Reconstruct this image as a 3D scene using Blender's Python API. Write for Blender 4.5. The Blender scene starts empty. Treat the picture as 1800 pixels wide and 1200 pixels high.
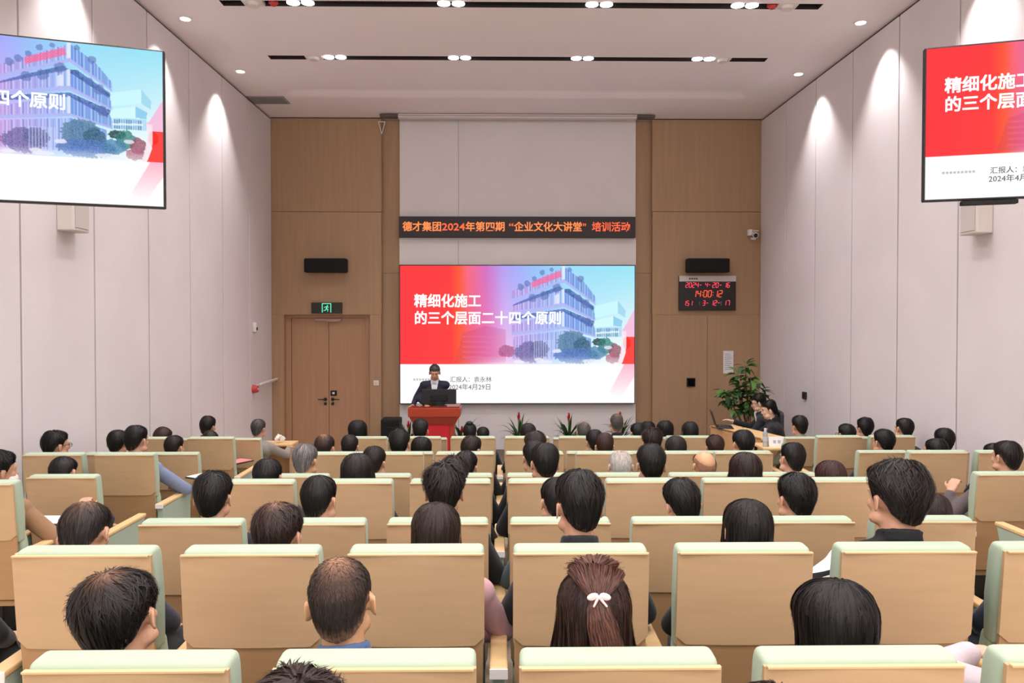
import bpy, bmesh, math, random
import numpy as np
from mathutils import Vector, Matrix, Euler
R = math.radians
SC = bpy.context.scene
COL = SC.collection

# ------------------------------------------------------------------ camera, exposure, world, lights
F = 1340.0
CAMZ = 2.60
YAW, PITCH, SHIFT = R(0.855), R(1.0), -14.6
cd = bpy.data.cameras.new('camera'); cam = bpy.data.objects.new('camera', cd); COL.objects.link(cam)
cd.sensor_width = 36.0; cd.lens = 36.0 * F / 1800.0; cd.shift_y = SHIFT / 1800.0
cd.clip_start = 0.05; cd.clip_end = 100
cam.location = (0, 0, CAMZ); cam.rotation_euler = (R(90) - PITCH, 0, -YAW)
SC.camera = cam
SC.view_settings.view_transform = 'Standard'; SC.view_settings.look = 'None'
SC.view_settings.exposure = 0.0; SC.view_settings.gamma = 1.0
SC.view_settings.use_curve_mapping = False
w = bpy.data.worlds.new('world'); SC.world = w; w.use_nodes = True
w.node_tree.nodes['Background'].inputs[0].default_value = (0.9, 0.86, 0.84, 1)
w.node_tree.nodes['Background'].inputs[1].default_value = 0.3
CR = Euler((R(90) - PITCH, 0, -YAW)).to_matrix()
def at(u, v, Y):
    """world X, Z of the photograph's point (u, v) on the plane of depth Y"""
    d = CR @ Vector(((u - 900) / F, (600 + SHIFT - v) / F, -1))
    t = Y / d.y
    return d.x * t, CAMZ + d.z * t
CEIL = CAMZ + 3.83            # perimeter ceiling height
WY = 14.57                    # front wall
XL, XR = -4.35, 4.98          # side walls
BACK = -4.0
SLOTS = [11.457, 9.513, 7.568, 5.624, 3.679, 1.735, -0.209, -2.154]
PAIRX = [-2.46, -0.61, 1.22, 3.03]
DOWNY = [11.85, 9.8, 7.75, 5.7, 3.65, 1.6, -0.45, -2.5]
K_SLOT, K_DOWN, K_REAR = 142.0, 172.0, 268.0
ar = bpy.data.lights.new('rear_fill_light', 'AREA'); ar.shape = 'RECTANGLE'; ar.size = 8.6; ar.size_y = 2.0; ar.energy = K_REAR; ar.color = (1.0, .97, .98)  # added fill behind the camera, lifts ceiling and seat backs
o = bpy.data.objects.new('rear_fill_light', ar); COL.objects.link(o); o.location = (.3, BACK + .6, 4.3); o.rotation_euler = (R(122), 0, 0)
sp = bpy.data.lights.new('slot_spot', 'SPOT'); sp.energy = K_SLOT; sp.spot_size = R(135); sp.spot_blend = 0.9
sp.shadow_soft_size = 0.16; sp.color = (1.0, 0.97, 0.97)
for y in SLOTS:
    for x in PAIRX:
        o = bpy.data.objects.new('slot_light', sp); COL.objects.link(o)
        o.location = (x, y - .02, CEIL + 0.045)
dl = bpy.data.lights.new('wall_washer', 'SPOT'); dl.energy = K_DOWN; dl.spot_size = R(82); dl.spot_blend = 0.7
dl.shadow_soft_size = 0.04; dl.color = (1.0, 0.97, 0.97)
for y in DOWNY:
    for x in (XL + 0.35, XR - 0.35):
        o = bpy.data.objects.new('downlight_beam', dl); COL.objects.link(o)
        o.location = (x, y, CEIL - 0.03); o.rotation_euler = (0, R(8) * (1 if x < 0 else -1), 0)

# ------------------------------------------------------------------ materials
def lin(h):
    if isinstance(h, str):
        h = [int(h[i:i + 2], 16) / 255 for i in (0, 2, 4)]
    return tuple(c / 12.92 if c <= .04045 else ((c + .055) / 1.055) ** 2.4 for c in h)
MATS = {}
def mat(name, col, rough=0.6, metal=0.0, var=0.0, scale=4.0, stretch=(1, 1, 1), bump=0.0, bscale=60, spec=0.5, sheen=0.0, emit=None, es=1.0, coat=0.0):
    if name in MATS: return MATS[name]
    m = bpy.data.materials.new(name); m.use_nodes = True
    nt = m.node_tree; b = nt.nodes['Principled BSDF']
    c = lin(col)
    b.inputs['Base Color'].default_value = (*c, 1); b.inputs['Roughness'].default_value = rough
    b.inputs['Metallic'].default_value = metal; b.inputs['Specular IOR Level'].default_value = spec
    b.inputs['Sheen Weight'].default_value = sheen; b.inputs['Coat Weight'].default_value = coat
    tc = nt.nodes.new('ShaderNodeTexCoord'); mp = nt.nodes.new('ShaderNodeMapping')
    nt.links.new(tc.outputs['Object'], mp.inputs[0]); mp.inputs['Scale'].default_value = stretch
    if var > 0:
        n = nt.nodes.new('ShaderNodeTexNoise'); n.inputs['Scale'].default_value = scale; n.inputs['Detail'].default_value = 5
        nt.links.new(mp.outputs[0], n.inputs['Vector'])
        r = nt.nodes.new('ShaderNodeValToRGB')
        r.color_ramp.elements[0].position = .3; r.color_ramp.elements[1].position = .7
        r.color_ramp.elements[0].color = (*[x * (1 - var) for x in c], 1)
        r.color_ramp.elements[1].color = (*[min(1, x * (1 + var * .6)) for x in c], 1)
        nt.links.new(n.outputs[0], r.inputs[0]); nt.links.new(r.outputs[0], b.inputs['Base Color'])
    if bump > 0:
        n2 = nt.nodes.new('ShaderNodeTexNoise'); n2.inputs['Scale'].default_value = bscale; n2.inputs['Detail'].default_value = 4
        nt.links.new(mp.outputs[0], n2.inputs['Vector'])
        bp = nt.nodes.new('ShaderNodeBump'); bp.inputs['Strength'].default_value = bump; bp.inputs['Distance'].default_value = .01
        nt.links.new(n2.outputs[0], bp.inputs['Height']); nt.links.new(bp.outputs[0], b.inputs['Normal'])
    if emit:
        b.inputs['Emission Color'].default_value = (*lin(emit), 1); b.inputs['Emission Strength'].default_value = es
    MATS[name] = m
    return m
M_WALL = mat('wall_fabric_panel', 'e6dfe0', .85, var=.04, scale=1.2, bump=.08, bscale=120)
M_GAP = mat('dark_joint', '2e2828', .9)
M_CEIL = mat('ceiling_paint', 'f4ebec', .9, var=.015, scale=1)
M_SLOT = mat('black_slot', '2b2421', .7)
M_WOODW = mat('brown_wood_veneer', 'ab8a69', .55, var=.07, scale=3, stretch=(6, 6, .35), bump=.03, bscale=30)
M_DOORW = mat('door_wood_veneer', 'b08867', .5, var=.07, scale=3, stretch=(6, 6, .35))
M_PLAST = mat('grey_white_plaster', 'e6e1e0', .8, var=.02, scale=1.5)
M_FLOOR = mat('floor_vinyl', 'c8b69e', .45, var=.08, scale=3, stretch=(1, 4, 1))
M_SEATW = mat('pale_wood_shell', 'c3a47d', .42, var=.05, scale=3, stretch=(1.2, 1, 9), bump=.02, bscale=40)
M_SEATD = mat('pale_wood_shaded_shell', 'b18c63', .45, var=.05, scale=3, stretch=(1.2, 1, 9))  # shell wood toned darker: shade of the forward-leaning lower part put into its colour
M_ARMW = mat('armrest_wood', 'e3bd88', .4, var=.07, scale=4, stretch=(3, .7, 3))
M_MINT = mat('mint_upholstery', 'a8b9a1', .75, var=.03, scale=6, bump=.04, bscale=300, sheen=.15)
M_SAGE = mat('sage_arm_panel', 'a3b3a4', .7, var=.02)
M_EDGE = mat('seat_light_edge', 'd8b888', .5)
M_DARK = mat('dark_metal', '2a2a2c', .45, metal=.6)
M_BLACK = mat('black_plastic', '17171a', .45)
M_BLKM = mat('black_matte', '101012', .8)
M_WHITE = mat('white_plastic', 'e8e4e0', .5)
M_OFFW = mat('speaker_white', 'dfd8d2', .6)
M_SKIN = mat('skin', 'c8977a', .55, var=.06, scale=18, bump=.03, bscale=200)
M_RED = mat('red_wood_lectern', 'a8381c', .4, var=.1, scale=4, stretch=(1, 1, 5))
M_REDC = mat('red_cloth', 'c21e2e', .8)
M_PAPER = mat('paper', 'f2f0ee', .8)
M_STEEL = mat('steel', '9a9a9a', .3, metal=.9)
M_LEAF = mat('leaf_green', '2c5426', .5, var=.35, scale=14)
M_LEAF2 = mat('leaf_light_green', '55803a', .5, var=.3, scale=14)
M_BROM = mat('bract_red', 'd02030', .5, var=.1)
M_POT = mat('pot_ceramic', 'd8d4cc', .35)
M_SOIL = mat('soil', '3a2a1e', .95, bump=.5, bscale=80)
M_TRUNK = mat('plant_stem', '5a4630', .8, var=.2)
M_BULB = mat('lamp_glow', 'ffffff', emit='ffffff', es=6)
M_GRILL = mat('grille_grey', 'a49c99', .6)
M_NOTE = mat('ink', '34343c', .7)

# ------------------------------------------------------------------ mesh helpers
def link(name, me, parent=None, m=None, smooth=False, loc=None, rot=None):
    o = bpy.data.objects.new(name, me); COL.objects.link(o)
    if m is not None:
        if not me.materials: me.materials.append(m)
    if smooth and me.polygons:
        me.polygons.foreach_set('use_smooth', [True] * len(me.polygons))
    if parent: o.parent = parent
    if loc: o.location = loc
    if rot: o.rotation_euler = rot
    return o
def tag(o, label, cat, group=None, kind=None):
    if label: o['label'] = label
    if cat: o['category'] = cat
    if group: o['group'] = group
    if kind: o['kind'] = kind
    return o
def empty(name, loc=(0, 0, 0), rz=0):
    o = bpy.data.objects.new(name, None); COL.objects.link(o); o.location = loc; o.rotation_euler = (0, 0, rz)
    o.empty_display_size = .1
    return o
class MB:
    """collects shapes into one mesh"""
    def __init__(s): s.bm = bmesh.new()
    def box(s, x0, x1, y0, y1, z0, z1, bev=0, seg=2, M=None):
        t = bmesh.new(); bmesh.ops.create_cube(t, size=1)
        for v in t.verts:
            v.co = Vector(((x0 + x1) / 2 + v.co.x * (x1 - x0), (y0 + y1) / 2 + v.co.y * (y1 - y0), (z0 + z1) / 2 + v.co.z * (z1 - z0)))
        if bev > 0:
            bmesh.ops.bevel(t, geom=list(t.edges) + list(t.verts), offset=bev, segments=seg, affect='EDGES', profile=.5)
        return s._add(t, M)
    def _add(s, t, M=None):
        if M is not None: bmesh.ops.transform(t, matrix=M, verts=t.verts)
        me = bpy.data.meshes.new('tmp'); t.to_mesh(me); t.free(); s.bm.from_mesh(me); bpy.data.meshes.remove(me)
        return s
    def cyl(s, p0, p1, r0, r1=None, n=16, cap=True):
        p0, p1 = Vector(p0), Vector(p1); r1 = r0 if r1 is None else r1
        t = bmesh.new(); L = (p1 - p0).length
        bmesh.ops.create_cone(t, cap_ends=cap, segments=n, radius1=r0, radius2=r1, depth=L)
        q = Vector((0, 0, 1)).rotation_difference((p1 - p0).normalized()).to_matrix().to_4x4()
        return s._add(t, Matrix.Translation((p0 + p1) / 2) @ q)
    def ell(s, c, r, rot=None, sub=2):
        t = bmesh.new(); bmesh.ops.create_icosphere(t, subdivisions=sub, radius=1)
        M = Matrix.Translation(Vector(c)) @ (rot.to_matrix().to_4x4() if rot else Matrix()) @ Matrix.Diagonal((*r, 1))
        return s._add(t, M)
    def cap(s, p0, p1, r0, r1, n=14, fl=None):
        """closed tapered capsule"""
        p0, p1 = Vector(p0), Vector(p1); d = p1 - p0; L = d.length
        vs, fs = [], []
        prof = []
        for k in range(0, 5):
            a = -math.pi / 2 + k * math.pi / 10 * 1.0
            prof.append((r0 * math.sin(a), r0 * math.cos(a)))
        prof = [(r0 * math.sin(-math.pi / 2 + k * math.pi / 8), r0 * math.cos(-math.pi / 2 + k * math.pi / 8)) for k in range(1, 5)]
        prof += [(L + r1 * math.sin(k * math.pi / 8), r1 * math.cos(k * math.pi / 8)) for k in range(0, 4)]
        t = bmesh.new(); rings = []
        for z, r in prof:
            rings.append([t.verts.new((r * math.cos(2 * math.pi * i / n), r * math.sin(2 * math.pi * i / n), z)) for i in range(n)])
        for a, b in zip(rings, rings[1:]):
            for i in range(n): t.faces.new((a[i], a[(i + 1) % n], b[(i + 1) % n], b[i]))
        e0 = t.verts.new((0, 0, -r0)); e1 = t.verts.new((0, 0, L + r1))
        for i in range(n):
            t.faces.new((rings[0][(i + 1) % n], rings[0][i], e0)); t.faces.new((rings[-1][i], rings[-1][(i + 1) % n], e1))
        q = Vector((0, 0, 1)).rotation_difference(d.normalized() if L > 1e-6 else Vector((0, 0, 1))).to_matrix().to_4x4()
        M = Matrix.Translation(p0) @ q
        if fl: M = Matrix.Translation(p0) @ Matrix.Diagonal((*fl, 1)) @ q
        return s._add(t, M)
    def poly(s, pts, thick=None, axis='y', d0=0, d1=0):
        """prism of a polygon (a, b) extruded along an axis"""
        t = bmesh.new()
        def co(a, b, d): return {'y': (a, d, b), 'x': (d, a, b), 'z': (a, b, d)}[axis]
        A = [t.verts.new(co(a, b, d0)) for a, b in pts]; B = [t.verts.new(co(a, b, d1)) for a, b in pts]
        t.faces.new(A); t.faces.new(B[::-1]); n = len(pts)
        for i in range(n): t.faces.new((A[i], B[i], B[(i + 1) % n], A[(i + 1) % n]))
        bmesh.ops.recalc_face_normals(t, faces=t.faces)
        return s._add(t)
    def me(s, name):
        m = bpy.data.meshes.new(name); s.bm.to_mesh(m); s.bm.free(); return m
    def build(s, name, m, parent=None, smooth=False, loc=None, rot=None, auto=None):
        me = s.me(name)
        if smooth:
            me.polygons.foreach_set('use_smooth', [True] * len(me.polygons))
            if auto: me.set_sharp_from_angle(angle=R(auto))
        return link(name, me, parent, m, loc=loc, rot=rot)
def pyd(name, vs, fs, m=None, smooth=False):
    me = bpy.data.meshes.new(name); me.from_pydata([tuple(v) for v in vs], [], [tuple(f) for f in fs]); me.update()
    if m: me.materials.append(m)
    if smooth: me.polygons.foreach_set('use_smooth', [True] * len(me.polygons))
    return me
def text_obj(name, body, size, m, parent, loc, rot=(R(90), 0, 0), off=0.0, align='LEFT', space=1.0, sx=1.0, extrude=.001, bold=0.0):
    c = bpy.data.curves.new('text', 'FONT'); c.body = body; c.size = size; c.offset = off; c.align_x = align
    c.space_character = space; c.extrude = extrude; c.resolution_u = 2
    t = bpy.data.objects.new('text', c); COL.objects.link(t)
    dg = bpy.context.evaluated_depsgraph_get(); dg.update()
    me = bpy.data.meshes.new_from_object(t.evaluated_get(dg)); me.materials.clear()
    bpy.data.objects.remove(t)
    if bold:
        bb = bmesh.new()
        for dx, dy in ((0, 0), (bold, 0), (0, bold), (bold, bold), (bold / 2, bold / 2)):
            k0 = len(bb.verts); bb.from_mesh(me); bb.verts.ensure_lookup_table()
            for v in bb.verts[k0:]: v.co.x += dx; v.co.y += dy
        bb.to_mesh(me); bb.free()
    o = link(name, me, parent, m, loc=loc, rot=rot); o.scale = (sx, 1, 1)
    return o
def evaluate(me, mods):
    o = bpy.data.objects.new('tmp', me); COL.objects.link(o)
    for typ, kw in mods:
        md = o.modifiers.new('m', typ)
        for k, v in kw.items(): setattr(md, k, v)
    dg = bpy.context.evaluated_depsgraph_get(); dg.update()
    r = bpy.data.meshes.new_from_object(o.evaluated_get(dg))
    bpy.data.objects.remove(o); bpy.data.meshes.remove(me)
    return r

# ------------------------------------------------------------------ room shell
FL = {'0': .79, 'A': .635, 'B': .635, 'C': .485, 'D': .485, 'E': .328, 'F': .328, 'G': .165, 'H': .165, 'I': 0.0}
ROWY = {'0': .93, 'A': 1.866, 'B': 2.79, 'C': 3.76, 'D': 4.71, 'E': 5.66, 'F': 6.61, 'G': 7.56, 'H': 8.56, 'I': 9.53}
STAGE = .12
def structure(o): o['kind'] = 'structure'; return o
b = MB()
b.box(XL - .2, XR + .2, 9.35, WY + .2, -.25, 0)
b.box(XL - .2, XR + .2, 7.42, 9.35, -.25, .165)
b.box(XL - .2, XR + .2, 5.52, 7.42, -.25, .328)
b.box(XL - .2, XR + .2, 3.62, 5.52, -.25, .485)
b.box(XL - .2, XR + .2, 1.75, 3.62, -.25, .635)
b.box(XL - .2, XR + .2, BACK - .2, 1.75, -.25, .79)
structure(b.build('floor', M_FLOOR))
b = MB(); b.box(-2.6, XR, 12.0, WY, 0, STAGE, .01)
structure(b.build('floor_stage', mat('stage_carpet', '6f6258', .9, bump=.2, bscale=200)))
# side walls: dark backing and one fabric panel after another
for side, X, sg in (('left', XL, -1), ('right', XR, 1)):
    b = MB(); b.box(min(X + sg * .03, X + sg * .25), max(X + sg * .03, X + sg * .25), BACK - .2, WY + .3, -.2, CEIL + .3)
    wl = structure(b.build('wall_' + side, M_GAP))
    y = WY
    edges = [WY] + [13.29 - 1.26 * k for k in range(14)]
    for a, c in zip(edges, edges[1:]):
        if c < BACK: c = BACK
        pb = MB(); pb.box(min(X, X + sg * .035), max(X, X + sg * .035), c + .015, a - .015, -.15, CEIL - .035, .004, 1)
        pb.build('wall_panel', M_WALL, wl)
        if c == BACK: break
b = MB(); b.box(XL - .2, XR + .2, BACK - .3, BACK, -.2, CEIL + .3); structure(b.build('wall_back', M_WALL))

# ceiling: perimeter at CEIL, softly coved raised middle field with black slots
CXL, CXR, CYF = -3.80, 4.36, 13.3
RISE, COVE = .07, .34
def ceil_z(x, y):
    d = min(x - CXL, CXR - x, CYF - y, y - (BACK + .6))
    t = max(0, min(1, d / COVE)); t = t * t * (3 - 2 * t)
    return CEIL + RISE * t
SW = .085
xs = sorted(set([XL - .05, XR + .05] + [CXL + COVE * k / 6 for k in range(7)] + [CXR - COVE * k / 6 for k in range(7)] + [-3.44, 3.99]))
ys = [BACK - .1, WY + .1] + [CYF - COVE * k / 6 for k in range(7)] + [BACK + .6 + COVE * k / 6 for k in range(7)]
for s in SLOTS: ys += [s - SW, s + SW]
ys = sorted(set(ys))
X0S, X1S = -3.44, 3.99
vs, fs, idx = [], [], {}
for i, x in enumerate(xs):
    for j, y in enumerate(ys):
        idx[i, j] = len(vs); vs.append((x, y, ceil_z(x, y)))
for i in range(len(xs) - 1):
    for j in range(len(ys) - 1):
        cx, cy = (xs[i] + xs[i + 1]) / 2, (ys[j] + ys[j + 1]) / 2
        if X0S < cx < X1S and any(abs(cy - s) < SW for s in SLOTS): continue
        fs.append((idx[i, j], idx[i, j + 1], idx[i + 1, j + 1], idx[i + 1, j]))
me = pyd('ceiling', vs, fs, M_CEIL, True)
ceiling = structure(link('ceiling', me))
b = MB(); b.box(XL - .2, XR + .2, BACK - .3, WY + .3, CEIL + .5, CEIL + .6); b.build('ceiling_deck', M_SLOT, ceiling)
lensme = None
for s in SLOTS:
    b = MB()
    z0, z1 = CEIL + RISE + .021, CEIL + .3
    b.box(X0S - .02, X1S + .02, s - SW - .02, s - SW, z0 - .02, z1); b.box(X0S - .02, X1S + .02, s + SW, s + SW + .02, z0 - .02, z1)
    b.box(X0S - .02, X1S + .02, s - SW, s + SW, z1 - .02, z1)
    b.box(X0S - .02, X0S, s - SW, s + SW, z0 - .02, z1); b.box(X1S, X1S + .02, s - SW, s + SW, z0 - .02, z1)
    b.build('light_slot', M_SLOT, ceiling)
# lamps in the slots
def lamp_mesh():
    b = MB(); b.cyl((0, 0, .0), (0, 0, .16), .075, .06, 20); return b.me('lamp_can')
def lens_mesh():
    b = MB(); b.cyl((0, 0, -.012), (0, 0, -.002), .080, .080, 20); return b.me('lamp_lens')
can, lens = lamp_mesh(), lens_mesh(); can.materials.append(mat('lamp_housing', 'd8d4d2', .4)); lens.materials.append(M_BULB)
names4 = ['far left', 'middle left', 'middle right', 'far right']
slotn = {SLOTS[0]: 'slot nearest the stage', SLOTS[1]: 'second slot from the stage'}
for s in SLOTS[:2]:
    for k, x in enumerate(PAIRX):
        for dx, sd in ((-.085, 'left'), (.085, 'right')):
            o = link('ceiling_spotlight', can, loc=(x + dx * 1.05, s - .03, CEIL + RISE + .004))
            link('lens', lens, o)
            tag(o, '%s lamp of the %s pair in the %s' % (sd, names4[k], slotn[s]), 'spotlight', 'paired spotlights in the ceiling slots')
for s in SLOTS[:2]:
    for x, sd in ((-2.78 if s == SLOTS[0] else -3.05, 'left'), (3.33 if s == SLOTS[0] else 3.57, 'right')):
        b = MB(); b.box(-.13, .13, -.11, .10, -.015, .05, .02); b.cyl((0, 0, -.05), (0, 0, 0), .07, .09, 18)
        o = b.build('ceiling_sensor', M_OFFW, smooth=True, auto=40, loc=(x, s, CEIL + RISE + .01))
        tag(o, 'white ceiling sensor near the %s end of the %s' % (sd, slotn[s]), 'sensor')
for x, sd in ((-2.8, 'left'), (3.38, 'right')):
    b = MB(); b.cyl((0, 0, 0), (0, 0, .09), .062, .05, 18); b.cyl((0, 0, -.03), (0, 0, 0), .03, .05, 14)
    o = b.build('fire_detector', mat('detector_red', 'c03a38', .4), smooth=True, auto=40, loc=(x, SLOTS[1], CEIL + RISE))
    tag(o, 'small red detector in the %s of the second ceiling slot' % sd, 'detector')
# recessed downlights beside the walls
b = MB(); b.cyl((0, 0, -.012), (0, 0, .02), .085, .075, 24); rim = b.me('rim'); rim.materials.append(M_WHITE)
b = MB(); b.cyl((0, 0, -.018), (0, 0, -.012), .062, .062, 24); gl = b.me('lens'); gl.materials.append(mat('downlight_glow', 'ffffff', emit='fff4ec', es=3))
for sd, x in (('left', XL + .35), ('right', XR - .35)):
    for k, y in enumerate(DOWNY[:3]):
        o = link('downlight', rim, loc=(x, y, CEIL - .004)); link('lens', gl, o)
        tag(o, 'round recessed downlight by the %s wall, %s' % (sd, ['nearest the stage', 'second from the stage', 'third from the stage'][k]), 'downlight', 'downlights along the side walls')
gx = -4.04
g = empty('air_vent', (gx, 13.4, CEIL - .002)); tag(g, 'grey slatted air vent in the ceiling at front left corner', 'vent')
b = MB(); b.box(-.32, .32, -.22, .22, -.012, 0); b.build('frame', M_GRILL, g)
b = MB(); b.box(-.29, .29, -.008, .008, -.02, -.012); sl = b.me('slat'); sl.materials.append(mat('grille_slat', '8d8582', .6))
for k in range(9): link('slat', sl, g, loc=(0, -.18 + k * .045, 0))

# front wall: wood panels left and right, strips, centre plaster
fw = structure((lambda b: b.box(XL - .2, XR + .2, WY + .2, WY + .4, -.2, CEIL + .3).build('wall_front', M_GAP))(MB()))
def fpanel(u0, u1, v0, v1, m, dy=0.0, name='wood_panel', thick=.08, zb=None, zt=None):
    Y = WY + dy
    x0, z1 = at(u0, v0, Y); x1, z0 = at(u1, v1, Y)
    if zt is not None: z1 = zt
    if zb is not None: z0 = zb
    b = MB(); g_ = .0004 if name == 'plaster_panel' else .0018
    b.box(x0 + g_, x1 - g_, Y, Y + thick, z0 + g_, z1 - g_, .0012, 1)
    return b.build(name, m, fw)
J1, J2 = 372, 553
# left side
fpanel(470, 671, 100, J1, M_WOODW, zt=CEIL + .1); fpanel(470, 671, J1, J2, M_WOODW)
fpanel(470, 499, J2, 800, M_WOODW, zb=0); fpanel(650, 671, J2, 800, M_WOODW, zb=0)
fpanel(668, 704, 100, 480, M_WOODW, .12, zt=CEIL + .1); fpanel(668, 704, 480, 800, M_WOODW, .12, zb=0)
# right side
fpanel(1147, 1345, 100, J1, M_WOODW, zt=CEIL + .1); fpanel(1147, 1345, J1, J2, M_WOODW)
fpanel(1147, 1243, J2, 800, M_WOODW, zb=0); fpanel(1243, 1345, J2, 800, M_WOODW, zb=0)
fpanel(1115, 1150, 100, 480, M_WOODW, .12, zt=CEIL + .1); fpanel(1115, 1150, 480, 800, M_WOODW, .12, zb=0)
# centre plaster boards
for u0, u1 in ((702, 806), (806, 910), (910, 1013), (1013, 1117)):
    fpanel(u0, u1, 100, 420, M_PLAST, .03, 'plaster_panel', zt=CEIL + .1)
    fpanel(u0, u1, 420, 800, M_PLAST, .03, 'plaster_panel', zb=0)
# reveal of the door recess
x0, zt = at(499, J2, WY); x1, _ = at(650, J2, WY)
DZ = zt; RD = .16
b = MB(); b.box(x0 - .03, x0, WY + .005, WY + RD + .05, 0, DZ); b.box(x1, x1 + .03, WY + .005, WY + RD + .05, 0, DZ); b.box(x0 - .03, x1 + .03, WY + .005, WY + RD + .05, DZ, DZ + .03)
b.build('door_reveal', M_DOORW, fw)
dr = structure(empty('door_1', ((x0 + x1) / 2, WY + RD, 0)))
hw = (x1 - x0) / 2; ft = .10
b = MB(); b.box(-hw, -hw + ft, -.03, .06, 0, DZ); b.box(hw - ft, hw, -.03, .06, 0, DZ); b.box(-hw + ft, hw - ft, -.03, .06, DZ - .06, DZ); b.build('door_frame', M_DOORW, dr)
for sg in (-1, 1):
    b = MB(); b.box(min(sg * .004, sg * (hw - ft - .004)), max(sg * .004, sg * (hw - ft - .004)), 0, .05, .01, DZ - .065, .003, 1)
    lf = b.build('door_leaf', M_DOORW, dr)
    hx = sg * .07; _, hz = at(580, 703, WY)
    b = MB(); b.cyl((hx, -.012, hz), (hx, 0, hz), .032, n=20); b.cyl((hx, -.05, hz), (hx, -.01, hz), .012)
    b.cap((hx, -.05, hz), (hx + sg * .13, -.05, hz), .011, .009); b.cyl((hx, -.012, hz - .085), (hx, 0, hz - .085), .03, n=20)
    b.build('door_handle', M_BLACK, lf, smooth=True, auto=40)
lx, lz = at(586, 692, WY)
b = MB(); b.box(.03, .15, -.015, 0, lz - .05, lz + .05, .006); b.build('lock_plate', M_BLKM, dr)
b = MB(); b.box(.065, .11, -.018, -.014, lz - .02, lz + .02); b.build('lock_label', M_OFFW, dr)
b = MB(); b.box(-.25, .25, -.05, 0, DZ - .12, DZ - .07, .008); b.box(-.02, .22, -.10, -.04, DZ - .13, DZ - .115); b.build('door_closer', mat('closer_metal', 'b3988a', .4, metal=.3), dr)
# dark strip put in as the shadow gap against the ceiling
b = MB(); b.box(XL, XR, WY - .02, WY + .01, CEIL - .012, CEIL - .002); b.build('gap_shade_strip_1', M_GAP, ).__setitem__('kind', 'structure')

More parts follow.
